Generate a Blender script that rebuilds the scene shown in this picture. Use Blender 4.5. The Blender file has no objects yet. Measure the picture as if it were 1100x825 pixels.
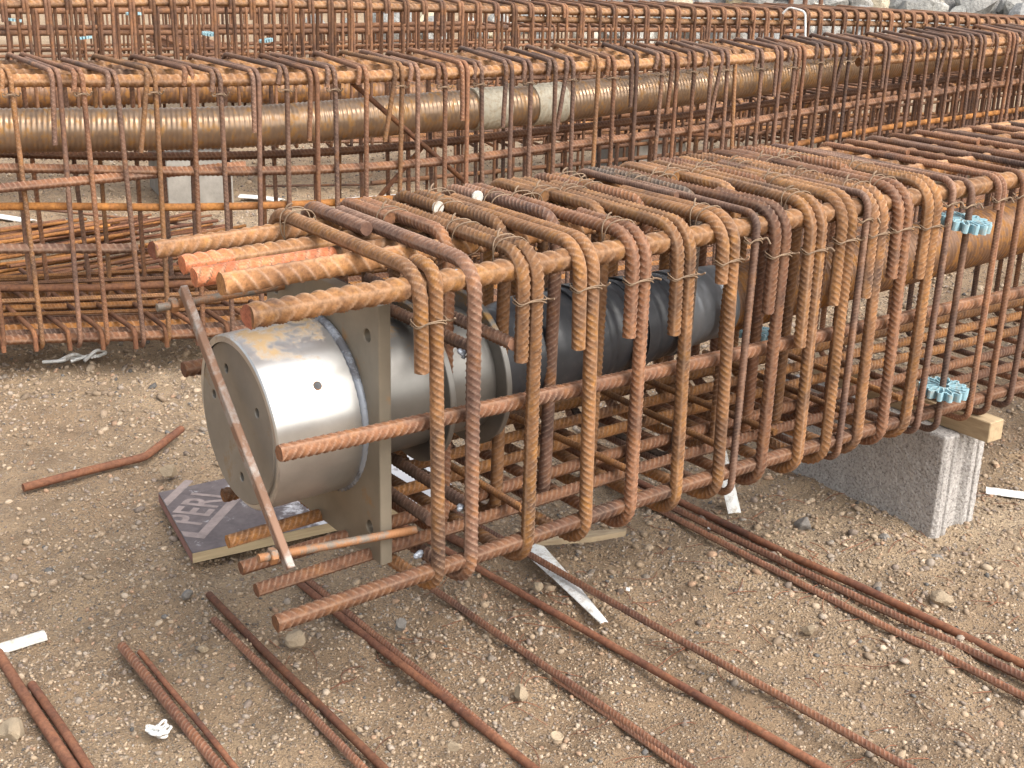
import bpy, math, random
import numpy as np
from mathutils import Vector, Matrix

random.seed(7)
RNG = np.random.default_rng(7)
C = bpy.context.scene.collection
PI = math.pi

# ------------------------------------------------------------------ mesh helpers
class MB:
    """collects vertices and faces of ONE mesh"""
    def __init__(s):
        s.v = []; s.flat = []; s.lens = []; s.sm = []; s.n = 0; s.rib = []
    def add(s, verts, faces, smooth=True, rib=None):
        verts = np.asarray(verts, float).reshape(-1, 3)
        s.rib.append(np.zeros(len(verts)) if rib is None else np.asarray(rib, float).ravel())
        s.v.append(verts)
        if isinstance(faces, np.ndarray):
            s.flat.append((faces + s.n).ravel()); s.lens.append(np.full(len(faces), faces.shape[1])); nf = len(faces)
        else:
            s.flat.append(np.array([int(i) for f in faces for i in f]) + s.n); s.lens.append(np.array([len(f) for f in faces])); nf = len(faces)
        s.sm.append(np.full(nf, smooth)); s.n += len(verts)
    def mesh(s, name, off=(0, 0, 0)):
        me = bpy.data.meshes.new(name)
        V = np.concatenate(s.v) - np.asarray(off, float)
        me.vertices.add(len(V)); me.vertices.foreach_set('co', V.ravel())
        lens = np.concatenate(s.lens).astype(np.int32); flat = np.concatenate(s.flat).astype(np.int32)
        me.loops.add(len(flat)); me.loops.foreach_set('vertex_index', flat)
        me.polygons.add(len(lens))
        me.polygons.foreach_set('loop_start', np.concatenate([[0], np.cumsum(lens)[:-1]]).astype(np.int32))
        me.polygons.foreach_set('use_smooth', np.concatenate(s.sm))
        me.update(calc_edges=True)
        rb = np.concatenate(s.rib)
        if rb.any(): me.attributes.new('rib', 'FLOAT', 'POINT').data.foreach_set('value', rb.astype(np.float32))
        me.validate()
        return me

def wloc(o):
    p = Vector(o.location)
    while o.parent:
        o = o.parent; p += o.location
    return p

def link(name, me, mat, parent=None, loc=(0, 0, 0)):
    o = bpy.data.objects.new(name, me); C.objects.link(o)
    if mat and me and not me.materials: me.materials.append(mat)
    o.location = Vector(loc) - (wloc(parent) if parent else Vector((0, 0, 0)))
    if parent: o.parent = parent
    return o

def tag(o, label=None, cat=None, group=None, kind=None):
    if label: o['label'] = label
    if cat: o['category'] = cat
    if group: o['group'] = group
    if kind: o['kind'] = kind
    return o

def thing(name, label, cat, loc, group=None):
    o = bpy.data.objects.new(name, None); C.objects.link(o)
    o.location = loc; o.empty_display_size = .1
    return tag(o, label, cat, group)

def dup(o, parent=None, loc=None, rot=None):
    c = o.copy(); C.objects.link(c); c.parent = parent
    if loc is not None: c.location = Vector(loc) - (wloc(parent) if parent else Vector((0, 0, 0)))
    if rot is not None: c.rotation_euler = rot
    for ch in list(o.children): dup(ch, c)
    return c

# ------------------------------------------------------------------ tubes
def fillet(pts, r, n=7):
    P = [np.asarray(p, float) for p in pts]; out = [P[0]]
    for i in range(1, len(P) - 1):
        a, b, c = P[i - 1], P[i], P[i + 1]
        u = (a - b); lu = np.linalg.norm(u); u /= lu
        w = (c - b); lw = np.linalg.norm(w); w /= lw
        ang = math.acos(max(-1, min(1, float(u @ w))))
        if PI - ang < .02: out.append(b); continue
        d = min(r / math.tan(ang / 2), lu * .49, lw * .49)
        rr = d * math.tan(ang / 2)
        bis = u + w; bis /= np.linalg.norm(bis)
        cen = b + bis * (rr / math.sin(ang / 2))
        s = b + u * d; e = b + w * d
        vs, ve = s - cen, e - cen
        sw = PI - ang
        for k in range(n + 1):
            t = k / n
            q = (math.sin((1 - t) * sw) * vs + math.sin(t * sw) * ve) / math.sin(sw)
            out.append(cen + q)
    out.append(P[-1])
    return np.array(out)

def resample(P, ds):
    P = np.asarray(P, float)
    L = np.concatenate([[0], np.cumsum(np.linalg.norm(np.diff(P, axis=0), axis=1))])
    keep = np.concatenate([[True], np.diff(L) > 1e-7]); P = P[keep]; L = L[keep]
    n = max(2, int(round(L[-1] / ds)) + 1)
    s = np.linspace(0, L[-1], n)
    return np.stack([np.interp(s, L, P[:, i]) for i in range(3)], 1), s

def spline(P, n=40):
    """smooth curve through points (Catmull-Rom)"""
    P = np.asarray(P, float); P = np.vstack([2 * P[0] - P[1], P, 2 * P[-1] - P[-2]])
    out = []
    for i in range(1, len(P) - 2):
        p0, p1, p2, p3 = P[i - 1:i + 3]
        for t in np.linspace(0, 1, n, endpoint=False):
            out.append(.5 * (2 * p1 + (p2 - p0) * t + (2 * p0 - 5 * p1 + 4 * p2 - p3) * t * t + (3 * p1 - p0 - 3 * p2 + p3) * t ** 3))
    out.append(P[-2])
    return np.array(out)

def frames(P):
    T = np.gradient(P, axis=0); T /= np.linalg.norm(T, axis=1)[:, None]
    ref = np.array([0, 0, 1.]) if abs(T[0][2]) < .8 else np.array([0, 1., 0])
    n = np.cross(T[0], ref); n /= np.linalg.norm(n)
    N = np.empty_like(P)
    for i in range(len(P)):
        n = n - T[i] * (n @ T[i]); n /= math.sqrt(n @ n); N[i] = n
    return T, N, np.cross(T, N)

def tube(mb, P, radius, seg=12, smooth=True, caps=True, closed=False):
    """radius: number, array per ring, or function(s, theta) -> grid"""
    P = np.asarray(P, float)
    s = np.concatenate([[0], np.cumsum(np.linalg.norm(np.diff(P, axis=0), axis=1))])
    T, N, B = frames(P)
    th = np.arange(seg) * 2 * PI / seg
    if callable(radius): R = radius(s[:, None], th[None, :])
    else: R = np.broadcast_to(np.reshape(np.asarray(radius, float), (-1, 1)), (len(P), seg))
    V = P[:, None, :] + R[..., None] * (np.cos(th)[None, :, None] * N[:, None, :] + np.sin(th)[None, :, None] * B[:, None, :])
    n = len(P)
    i = np.arange(n - 1)[:, None] * seg; j = np.arange(seg)[None, :]; k = (j + 1) % seg
    F = np.stack([i + j, i + k, i + seg + k, i + seg + j], -1).reshape(-1, 4)
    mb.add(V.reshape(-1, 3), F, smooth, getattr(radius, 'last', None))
    if caps:
        mb.add(V[0], [list(range(seg))[::-1]], False)
        mb.add(V[-1], [list(range(seg))], False)

def ribs(R, pitch=None, h=None, skew=.62, hand=1, phase=0., lr=.7):
    pitch = pitch or (R * 1.34 if R > .0162 else R * .98); h = h or R * .165
    def f(s, th):
        a = ((th + phase) % PI) - PI / 2                       # two rib fields
        side = np.where(np.floor((th + phase) / PI) % 2 == 0, 1., -1.)
        u = (s + hand * side * R * skew * a) / pitch + .25 * (1 - side)
        d = np.abs(u - np.round(u)) / .185
        p = np.clip(1 - d, 0, 1); p = p * p * (3 - 2 * p)
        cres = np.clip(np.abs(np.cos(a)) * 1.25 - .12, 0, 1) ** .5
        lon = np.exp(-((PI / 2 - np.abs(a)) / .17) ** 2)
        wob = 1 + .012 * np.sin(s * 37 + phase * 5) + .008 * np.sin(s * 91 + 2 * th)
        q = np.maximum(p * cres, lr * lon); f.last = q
        return (R * .93) * wob + h * q
    return f

def rebar_mesh(name, pts, R, seg=12, per=6, off=(0, 0, 0), ribbed=True, fil=None, **k):
    P = fillet(pts, fil) if fil else np.asarray(pts, float)
    pitch = k.get('pitch') or (R * 1.34 if R > .0162 else R * .98)
    mb = MB()
    if ribbed:
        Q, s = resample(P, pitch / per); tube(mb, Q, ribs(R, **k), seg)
    else:
        Q, s = resample(P, max(R * 1.5, .02) if not fil else .012); tube(mb, Q, R, seg)
    return mb.mesh(name, off)

def rebar(name, pts, R, mat, parent=None, base=None, **k):
    base = base if base is not None else np.mean(np.asarray(pts, float), 0)
    return link(name, rebar_mesh(name, pts, R, off=base, **k), mat, parent, base)

def lathe(mb, c0, ax, prof, seg=64, smooth=True, creases=True):
    """prof: (distance along axis, radius); rings doubled at sharp corners so edges stay crisp"""
    ax = np.asarray(ax, float); ax /= np.linalg.norm(ax)
    e1 = np.cross(ax, [0, 0, 1.] if abs(ax[2]) < .9 else [0, 1., 0]); e1 /= np.linalg.norm(e1); e2 = np.cross(ax, e1)
    th = np.arange(seg) * 2 * PI / seg
    circ = np.cos(th)[:, None] * e1 + np.sin(th)[:, None] * e2
    c0 = np.asarray(c0, float)
    for a, b in zip(prof[:-1], prof[1:]):
        V = np.vstack([c0 + ax * a[0] + circ * a[1], c0 + ax * b[0] + circ * b[1]])
        F = [[j, (j + 1) % seg, seg + (j + 1) % seg, seg + j] for j in range(seg)]
        mb.add(V, F, smooth)

def smooth_lathe(mb, c0, ax, prof, seg=64):
    ax = np.asarray(ax, float); ax /= np.linalg.norm(ax)
    e1 = np.cross(ax, [0, 0, 1.] if abs(ax[2]) < .9 else [0, 1., 0]); e1 /= np.linalg.norm(e1); e2 = np.cross(ax, e1)
    th = np.arange(seg) * 2 * PI / seg
    circ = np.cos(th)[:, None] * e1 + np.sin(th)[:, None] * e2
    c0 = np.asarray(c0, float); n = len(prof)
    V = np.vstack([c0 + ax * a + circ * r for a, r in prof])
    F = [[i * seg + j, i * seg + (j + 1) % seg, (i + 1) * seg + (j + 1) % seg, (i + 1) * seg + j] for i in range(n - 1) for j in range(seg)]
    mb.add(V, F, True)

def boxv(mb, c, ex, ey, ez, bev=0.0):
    """box from centre and three half-axis vectors, chamfered edges"""
    c, ex, ey, ez = [np.asarray(a, float) for a in (c, ex, ey, ez)]
    L = [np.linalg.norm(a) for a in (ex, ey, ez)]; U = [a / l for a, l in zip((ex, ey, ez), L)]
    b = bev
    if b <= 0:
        V = [c + sx * ex + sy * ey + sz * ez for sx in (-1, 1) for sy in (-1, 1) for sz in (-1, 1)]
        F = [[0, 1, 3, 2], [4, 6, 7, 5], [0, 4, 5, 1], [2, 3, 7, 6], [0, 2, 6, 4], [1, 5, 7, 3]]
        mb.add(V, F, False); return
    V = []; idx = {}
    for sx in (-1, 1):
        for sy in (-1, 1):
            for sz in (-1, 1):
                for k in range(3):
                    l = [L[0] - b, L[1] - b, L[2] - b]; l[k] += b
                    idx[(sx, sy, sz, k)] = len(V)
                    V.append(c + sx * l[0] * U[0] + sy * l[1] * U[1] + sz * l[2] * U[2])
    F = []
    for k in range(3):
        o = [i for i in range(3) if i != k]
        for s in (-1, 1):
            q = []
            for (a, d) in ((-1, -1), (1, -1), (1, 1), (-1, 1)):
                t = [0, 0, 0]; t[k] = s; t[o[0]] = a; t[o[1]] = d
                q.append(idx[(t[0], t[1], t[2], k)])
            F.append(q)
            for a in (-1, 1):            # edges
                pass
    for k in range(3):                   # chamfer quads along axis k
        o = [i for i in range(3) if i != k]
        for a in (-1, 1):
            for d in (-1, 1):
                t1 = [0, 0, 0]; t1[k] = -1; t1[o[0]] = a; t1[o[1]] = d
                t2 = list(t1); t2[k] = 1
                F.append([idx[(*t1, o[0])], idx[(*t2, o[0])], idx[(*t2, o[1])], idx[(*t1, o[1])]])
    for sx in (-1, 1):
        for sy in (-1, 1):
            for sz in (-1, 1):
                F.append([idx[(sx, sy, sz, k)] for k in range(3)])
    mb.add(V, F, False)

def fix_normals(me):
    import bmesh
    bm = bmesh.new(); bm.from_mesh(me); bmesh.ops.recalc_face_normals(bm, faces=bm.faces); bm.to_mesh(me); bm.free()
    return me

def sheet(outer, holes, t, M, bevel=.001):
    """flat plate with real holes: outline in its own plane, then placed by matrix M"""
    cu = bpy.data.curves.new('plate_curve', 'CURVE'); cu.dimensions = '2D'; cu.fill_mode = 'BOTH'
    cu.extrude = t / 2 - bevel; cu.bevel_depth = bevel; cu.bevel_resolution = 0
    for poly in [outer] + holes:
        sp = cu.splines.new('POLY'); sp.points.add(len(poly) - 1)
        for p, q in zip(sp.points, poly): p.co = (q[0], q[1], 0, 1)
        sp.use_cyclic_u = True
    ob = bpy.data.objects.new('plate_curve', cu)
    C.objects.link(ob)
    dg = bpy.context.evaluated_depsgraph_get()
    me = bpy.data.meshes.new_from_object(ob.evaluated_get(dg))
    bpy.data.objects.remove(ob); bpy.data.curves.remove(cu)
    me.transform(M); me.update()
    for p in me.polygons: p.use_smooth = False
    return me

def circle(cx, cy, r, n=32, rev=False):
    a = [(cx + r * math.cos(2 * PI * i / n), cy + r * math.sin(2 * PI * i / n)) for i in range(n)]
    return a[::-1] if rev else a

# ------------------------------------------------------------------ materials
def mat(name):
    m = bpy.data.materials.new(name); m.use_nodes = True
    nt = m.node_tree; b = nt.nodes['Principled BSDF']
    return m, nt, b

def N(nt, t, **k):
    n = nt.nodes.new(t)
    for a, v in k.items(): setattr(n, a, v)
    return n

def coords(nt, scale=(1, 1, 1), rnd=True):
    tc = N(nt, 'ShaderNodeTexCoord'); mp = N(nt, 'ShaderNodeMapping')
    mp.inputs['Scale'].default_value = scale
    nt.links.new(tc.outputs['Object'], mp.inputs['Vector'])
    if rnd:
        oi = N(nt, 'ShaderNodeObjectInfo'); mu = N(nt, 'ShaderNodeMath', operation='MULTIPLY'); mu.inputs[1].default_value = 57.3
        nt.links.new(oi.outputs['Random'], mu.inputs[0]); nt.links.new(mu.outputs[0], mp.inputs['Location'])
    return mp.outputs['Vector']

def noise(nt, vec, scale, detail=5, rough=.6, dist=0.):
    n = N(nt, 'ShaderNodeTexNoise'); n.inputs['Scale'].default_value = scale; n.inputs['Detail'].default_value = detail
    n.inputs['Roughness'].default_value = rough; n.inputs['Distortion'].default_value = dist
    nt.links.new(vec, n.inputs['Vector']); return n.outputs['Fac']

def ramp(nt, fac, stops):
    r = N(nt, 'ShaderNodeValToRGB'); e = r.color_ramp.elements
    while len(e) < len(stops): e.new(.5)
    for el, (p, c) in zip(e, stops):
        el.position = p; el.color = (*c, 1) if len(c) == 3 else c
    nt.links.new(fac, r.inputs['Fac']); return r.outputs['Color']

def mix(nt, fac, a, b, mode='MIX'):
    m = N(nt, 'ShaderNodeMix', data_type='RGBA', blend_type=mode)
    for s, v in ((0, fac), (6, a), (7, b)):
        if isinstance(v, (int, float)): m.inputs[s].default_value = v
        elif isinstance(v, tuple): m.inputs[s].default_value = (*v, 1)
        else: nt.links.new(v, m.inputs[s])
    return m.outputs[2]

def bump(nt, b, h, strength, dist=.002):
    bp = N(nt, 'ShaderNodeBump'); bp.inputs['Strength'].default_value = strength; bp.inputs['Distance'].default_value = dist
    nt.links.new(h, bp.inputs['Height']); nt.links.new(bp.outputs['Normal'], b.inputs['Normal'])

def rust(name, light, mid, dark, accent, scale=8., rough=.82, stretch=(1, 1, 1), acc=.5, vary=.30):
    tone = 1.0 if name == 'rust_thick' else .98
    light, mid, dark, accent = [tuple(x * tone * g for x, g in zip(q, (.86, .845, .79))) for q in (light, mid, dark, accent)]
    m, nt, b = mat(name)
    v = coords(nt, stretch)
    c = ramp(nt, noise(nt, v, scale, 6, .62), [(.32, dark), (.45, mid), (.60, light), (.78, mid)])
    f2 = ramp(nt, noise(nt, v, scale * 3.1, 5, .62), [(acc, (0, 0, 0)), (acc + .16, (1, 1, 1))])
    c = mix(nt, mix(nt, 1., f2, (.62, .62, .62), 'MULTIPLY'), c, accent)
    at = N(nt, 'ShaderNodeAttribute', attribute_name='rib')          # rib crests are mixed paler and greyer than the rust between them
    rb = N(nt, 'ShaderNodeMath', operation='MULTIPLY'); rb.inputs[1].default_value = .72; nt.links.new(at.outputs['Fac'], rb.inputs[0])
    worn = tuple(min(1, .6 * x + .4 * g + .07) for x, g in zip(light, (.36, .26, .17)))  # crest tone: the light rust colour made paler and greyer
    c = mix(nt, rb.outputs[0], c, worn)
    f3 = ramp(nt, noise(nt, v, scale * 14, 4, .7), [(.36, (.58, .56, .56)), (.60, (1.14, 1.13, 1.11))])
    c = mix(nt, .8, c, f3, 'MULTIPLY')
    f4 = ramp(nt, noise(nt, v, scale * .55, 3, .6), [(.38, (.70, .69, .72)), (.54, (1.05, 1.04, 1.02))])     # mill scale left in long patches
    c = mix(nt, .85, c, f4, 'MULTIPLY')
    f5 = ramp(nt, noise(nt, v, scale * 5, 6, .8), [(.66, (0, 0, 0)), (.72, (1, 1, 1))])                       # dried mud and dust
    c = mix(nt, f5, c, (.33, .25, .175))
    oi = N(nt, 'ShaderNodeObjectInfo'); mr = N(nt, 'ShaderNodeMapRange')
    mr.inputs[3].default_value = 1 - vary; mr.inputs[4].default_value = 1 + vary
    nt.links.new(oi.outputs['Random'], mr.inputs[0])
    hs = N(nt, 'ShaderNodeHueSaturation'); nt.links.new(c, hs.inputs['Color']); nt.links.new(mr.outputs[0], hs.inputs['Value'])
    nt.links.new(hs.outputs['Color'], b.inputs['Base Color'])
    b.inputs['Roughness'].default_value = rough
    b.inputs['Specular IOR Level'].default_value = .35
    bump(nt, b, noise(nt, v, scale * 13, 5, .7), .35, .0015)
    return m

M = {}
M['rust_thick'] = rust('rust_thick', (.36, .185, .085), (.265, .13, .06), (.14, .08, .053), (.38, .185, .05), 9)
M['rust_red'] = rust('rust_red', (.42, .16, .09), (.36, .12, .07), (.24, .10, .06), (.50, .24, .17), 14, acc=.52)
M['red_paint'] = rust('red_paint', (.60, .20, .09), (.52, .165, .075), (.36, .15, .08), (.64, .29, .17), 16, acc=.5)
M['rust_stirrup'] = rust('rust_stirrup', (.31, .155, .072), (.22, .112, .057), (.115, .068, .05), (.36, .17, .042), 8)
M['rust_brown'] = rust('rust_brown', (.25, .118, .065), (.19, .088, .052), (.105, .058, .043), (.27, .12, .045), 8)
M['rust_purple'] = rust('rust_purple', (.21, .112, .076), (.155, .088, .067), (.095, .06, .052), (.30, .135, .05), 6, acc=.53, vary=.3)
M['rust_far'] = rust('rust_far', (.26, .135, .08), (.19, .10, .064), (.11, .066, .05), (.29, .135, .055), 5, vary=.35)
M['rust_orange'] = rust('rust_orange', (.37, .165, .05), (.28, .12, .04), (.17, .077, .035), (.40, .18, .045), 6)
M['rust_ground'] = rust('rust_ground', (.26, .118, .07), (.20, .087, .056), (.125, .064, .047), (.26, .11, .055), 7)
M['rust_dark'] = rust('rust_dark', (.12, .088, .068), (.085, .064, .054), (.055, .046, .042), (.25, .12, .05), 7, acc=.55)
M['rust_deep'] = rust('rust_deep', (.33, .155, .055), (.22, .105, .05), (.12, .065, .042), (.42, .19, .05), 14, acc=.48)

def duct_mat(name, base, orange, rough, metal, th=.52):
    m, nt, b = mat(name)
    v = coords(nt, (1.5, 1, 1))
    c = ramp(nt, noise(nt, v, 6, 6, .65), [(.35, tuple(x * .75 for x in base)), (.6, base)])
    f = ramp(nt, noise(nt, v, 24, 6, .75), [(th, (0, 0, 0)), (th + .12, (.85, .85, .85))])
    c = mix(nt, f, c, orange)
    nt.links.new(c, b.inputs['Base Color'])
    inv = ramp(nt, f, [(0, (rough,) * 3), (1, (.75,) * 3)])
    nt.links.new(inv, b.inputs['Roughness']); b.inputs['Metallic'].default_value = metal
    bump(nt, b, noise(nt, v, 120, 3), .2, .001)
    return m
M['duct'] = duct_mat('duct_rust', (.26, .145, .085), (.42, .20, .055), .45, .35, .47)
M['duct_shiny'] = duct_mat('duct_rust_glossy', (.37, .255, .17), (.43, .23, .075), .30, .55, .50)

def steel(name, base, rough, stain, stain_amt, zdir=None, metal=.85):
    m, nt, b = mat(name)
    v = coords(nt, (1, 1, 1), False)
    c = ramp(nt, noise(nt, v, 10, 6, .65), [(.35, tuple(x * .82 for x in base)), (.65, base)])
    f = noise(nt, v, 13, 7, .72, .3)
    tc = N(nt, 'ShaderNodeTexCoord'); sx = N(nt, 'ShaderNodeSeparateXYZ'); nt.links.new(tc.outputs['Object'], sx.inputs[0])
    if zdir:                       # old rust patch that sits on one side of the thing
        mr = N(nt, 'ShaderNodeMapRange'); mr.inputs[1].default_value = zdir[0]; mr.inputs[2].default_value = zdir[1]
        nt.links.new(sx.outputs['Z'], mr.inputs[0])
        mu = N(nt, 'ShaderNodeMath', operation='MULTIPLY'); nt.links.new(f, mu.inputs[0]); nt.links.new(mr.outputs[0], mu.inputs[1]); f = mu.outputs[0]
    ff = ramp(nt, f, [(stain_amt, (0, 0, 0)), (stain_amt + .1, (1, 1, 1))])
    c = mix(nt, ff, c, stain)
    nt.links.new(c, b.inputs['Base Color']); b.inputs['Metallic'].default_value = metal
    r = ramp(nt, ff, [(0, (rough,) * 3), (1, (.7,) * 3)]); nt.links.new(r, b.inputs['Roughness'])
    met = ramp(nt, ff, [(0, (metal,) * 3), (1, (.2,) * 3)]); nt.links.new(met, b.inputs['Metallic'])
    lines = noise(nt, coords(nt, (260, 5, 5), False), 3, 4, .7)                     # turning marks round the axis
    r2 = N(nt, 'ShaderNodeMath', operation='MULTIPLY_ADD'); r2.inputs[1].default_value = .22
    sm = noise(nt, v, 22, 7, .75, 1.2)
    nt.links.new(sm, r2.inputs[0]); nt.links.new(r, r2.inputs[2])
    r3 = N(nt, 'ShaderNodeMath', operation='SUBTRACT'); r3.inputs[1].default_value = .10; nt.links.new(r2.outputs[0], r3.inputs[0]); nt.links.new(r3.outputs[0], b.inputs['Roughness'])
    bump(nt, b, lines, .10, .0008)
    return m
M['drum'] = steel('drum_steel', (.57, .56, .54), .33, (.40, .28, .15), .46, (.0, .16))
M['plate'] = steel('plate_steel', (.24, .205, .155), .5, (.27, .16, .075), .58, None, .4)
M['face'] = steel('face_steel', (.27, .245, .21), .5, (.25, .18, .11), .58, None, .5)
M['neck'] = steel('neck_steel', (.255, .245, .228), .40, (.34, .20, .07), .49, (-.01, .11), .7)
M['bolt'] = steel('bolt_steel', (.20, .17, .14), .62, (.30, .14, .06), .43, None, .3)
M['strap'] = steel('strap_steel', (.33, .29, .26), .55, (.22, .125, .08), .43, None, .3)
M['weld'] = steel('weld_steel', (.33, .36, .41), .50, (.10, .10, .11), .48, None, .35)

def plain(name, col, rough=.6, var=.15, scale=20, bumpk=.2, metal=0., bd=.002, spec=.5):
    m, nt, b = mat(name)
    v = coords(nt)
    c = ramp(nt, noise(nt, v, scale, 6, .65), [(.3, tuple(x * (1 - var) for x in col)), (.7, tuple(min(1, x * (1 + var)) for x in col))])
    nt.links.new(c, b.inputs['Base Color']); b.inputs['Roughness'].default_value = rough; b.inputs['Metallic'].default_value = metal
    b.inputs['Specular IOR Level'].default_value = spec
    if bumpk: bump(nt, b, noise(nt, v, scale * 5, 4), bumpk, bd)
    return m
M['sleeve'] = plain('black_rubber_tape', (.034, .036, .041), .34, .3, 14, .12)
M['sleeve_end'] = plain('black_tape_sky_sheen', (.20, .21, .225), .3, .2, 14, .12, .35)  # paler grey: the sky's reflection put into the colour of the last length
M['wire'] = plain('wire', (.20, .135, .085), .7, .35, 30, 0)
M['white'] = plain('white_plastic', (.74, .75, .74), .42, .06, 8, .1)
M['white_dirty'] = plain('dirty_white_plastic', (.62, .60, .55), .55, .18, 25, .15)
def dusty(m, amt=.56, col=(.36, .30, .23)):
    nt = m.node_tree; b = nt.nodes['Principled BSDF']; src = b.inputs['Base Color'].links[0].from_socket
    f = ramp(nt, noise(nt, coords(nt), 45, 7, .8), [(amt - .08, (0, 0, 0)), (amt + .08, (.85,) * 3)])
    nt.links.new(mix(nt, f, src, col), b.inputs['Base Color']); return m
M['blue'] = dusty(plain('pale_blue_plastic', (.27, .44, .50), .5, .15, 15, .05), .58)
dusty(M['white'], .57); dusty(M['white_dirty'], .55); dusty(M['sleeve'], .66, (.10, .09, .08))
M['joint'] = plain('pale_joint_wrap', (.50, .46, .36), .55, .14, 16, .3)
M['tan_rock'] = plain('tan_rock', (.36, .28, .19), .85, .22, 25, .6, 0, .004)
M['grey_rock'] = plain('grey_rock', (.22, .20, .18), .85, .25, 25, .6, 0, .004)
dusty(M['joint'], .54, (.33, .25, .16)); M['concrete_old'] = plain('weathered_concrete', (.27, .25, .22), .92, .2, 12, .6, 0, .003)

# concrete block
m, nt, b = mat('concrete')
v = coords(nt)
c = ramp(nt, noise(nt, v, 14, 6, .7), [(.3, (.37, .345, .325)), (.7, (.48, .455, .43))])
vo = N(nt, 'ShaderNodeTexVoronoi'); vo.inputs['Scale'].default_value = 190; nt.links.new(v, vo.inputs['Vector'])
sp = ramp(nt, noise(nt, v, 160, 3, .8), [(.34, (.42, .40, .39)), (.5, (1, 1, 1)), (.7, (1.15, 1.14, 1.12))])
nt.links.new(mix(nt, 1., c, sp, 'MULTIPLY'), b.inputs['Base Color']); b.inputs['Roughness'].default_value = .92
bump(nt, b, noise(nt, v, 150, 4, .8), .9, .004)
M['concrete'] = m
# timber
def wood(name, a, d, stretch):
    m, nt, b = mat(name)
    v = coords(nt, stretch)
    c = ramp(nt, noise(nt, v, 14, 6, .6, .6), [(.3, d), (.55, a), (.8, tuple(x * 1.1 for x in a))])
    nt.links.new(c, b.inputs['Base Color']); b.inputs['Roughness'].default_value = .8
    bump(nt, b, noise(nt, v, 40, 4), .4, .002)
    return m
M['timber'] = wood('timber', (.42, .315, .19), (.28, .195, .11), (4, .5, 4))
M['lath'] = wood('old_lath', (.40, .31, .20), (.25, .18, .11), (.5, 4, 4))
M['ply_edge'] = wood('ply_edge', (.46, .36, .22), (.34, .25, .15), (.4, .4, 9))
M['ply_paint'] = plain('ply_edge_paint', (.24, .12, .10), .7, .2, 30, .2)
# film-faced sheet: dark brown film with pale cement dust lying toward one end
m, nt, b = mat('ply_film')
v = coords(nt, (1, 1, 1), False)
tc = N(nt, 'ShaderNodeTexCoord'); sx = N(nt, 'ShaderNodeSeparateXYZ'); nt.links.new(tc.outputs['Object'], sx.inputs[0])
base = ramp(nt, noise(nt, v, 30, 6, .7), [(.3, (.075, .06, .062)), (.7, (.145, .12, .118))])
mr = N(nt, 'ShaderNodeMapRange'); mr.inputs[1].default_value = -.19; mr.inputs[2].default_value = .05
nt.links.new(sx.outputs['X'], mr.inputs[0])
ad = N(nt, 'ShaderNodeMath', operation='MULTIPLY_ADD'); ad.inputs[1].default_value = .33
nt.links.new(mr.outputs[0], ad.inputs[0]); nt.links.new(noise(nt, v, 18, 7, .75), ad.inputs[2])
dust = ramp(nt, ad.outputs[0], [(.60, (0, 0, 0)), (.74, (1, 1, 1))])
nt.links.new(mix(nt, dust, base, (.60, .59, .60)), b.inputs['Base Color']); b.inputs['Roughness'].default_value = .5
bump(nt, b, noise(nt, v, 90, 4), .2, .001)
M['ply_film'] = m
M['ply_print'] = plain('ply_print', (.25, .20, .185), .6, .25, 40, .1)

# ground
m, nt, b = mat('dirt')
v = coords(nt, (1, 1, 1), False)
big = ramp(nt, noise(nt, v, .8, 6, .62), [(.34, (.315, .218, .138)), (.48, (.39, .28, .180)), (.58, (.435, .325, .217)), (.70, (.485, .373, .255))])
mid = ramp(nt, noise(nt, v, 7, 8, .75), [(.30, (.60, .59, .60)), (.50, (1, 1, 1)), (.7, (1.16, 1.14, 1.10))])
c = mix(nt, 1., big, mid, 'MULTIPLY')
hsum = None
for sc, seed, cover in ((150, 3.1, .44), (78, 9.7, .50), (42, 5.3, .60)):            # grit of three sizes trodden into the dirt
    mp = N(nt, 'ShaderNodeMapping'); mp.inputs['Location'].default_value = (seed, seed * 2, 0); mp.inputs['Scale'].default_value = (1, 1, .6)
    dv = noise(nt, v, sc * .6, 2, .5)
    nt.links.new(v, mp.inputs['Vector'])
    vo = N(nt, 'ShaderNodeTexVoronoi'); vo.inputs['Scale'].default_value = sc; vo.inputs['Randomness'].default_value = 1; nt.links.new(mp.outputs[0], vo.inputs['Vector'])
    peb = ramp(nt, vo.outputs['Distance'], [(.24, (1, 1, 1)), (.46, (0, 0, 0))])
    sel = ramp(nt, noise(nt, v, sc * .22, 4, .75), [(cover, (0, 0, 0)), (cover + .06, (1, 1, 1))])
    pf = mix(nt, 1., peb, sel, 'MULTIPLY')
    sp = N(nt, 'ShaderNodeSeparateColor'); nt.links.new(vo.outputs['Color'], sp.inputs[0])
    pc = ramp(nt, sp.outputs[0], [(0, (.19, .155, .13)), (.25, (.31, .235, .17)), (.5, (.40, .305, .215)), (.75, (.36, .29, .23)), (.92, (.50, .41, .31)), (1, (.56, .50, .42))])
    c = mix(nt, pf, c, pc)
    if hsum is None: hsum = pf
    else: hsum = mix(nt, 1., hsum, pf, 'ADD')
fine = ramp(nt, noise(nt, v, 210, 5, .85), [(.36, (.50, .48, .47)), (.5, (1, 1, 1)), (.66, (1.35, 1.32, 1.28))])
c = mix(nt, .8, c, fine, 'MULTIPLY')
nt.links.new(c, b.inputs['Base Color']); b.inputs['Roughness'].default_value = .95; b.inputs['Specular IOR Level'].default_value = .2
hh = N(nt, 'ShaderNodeMath', operation='MULTIPLY_ADD'); hh.inputs[1].default_value = .35
nt.links.new(hsum, hh.inputs[0]); nt.links.new(noise(nt, v, 55, 8, .82), hh.inputs[2])
bump(nt, b, hh.outputs[0], 1., .014)
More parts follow.
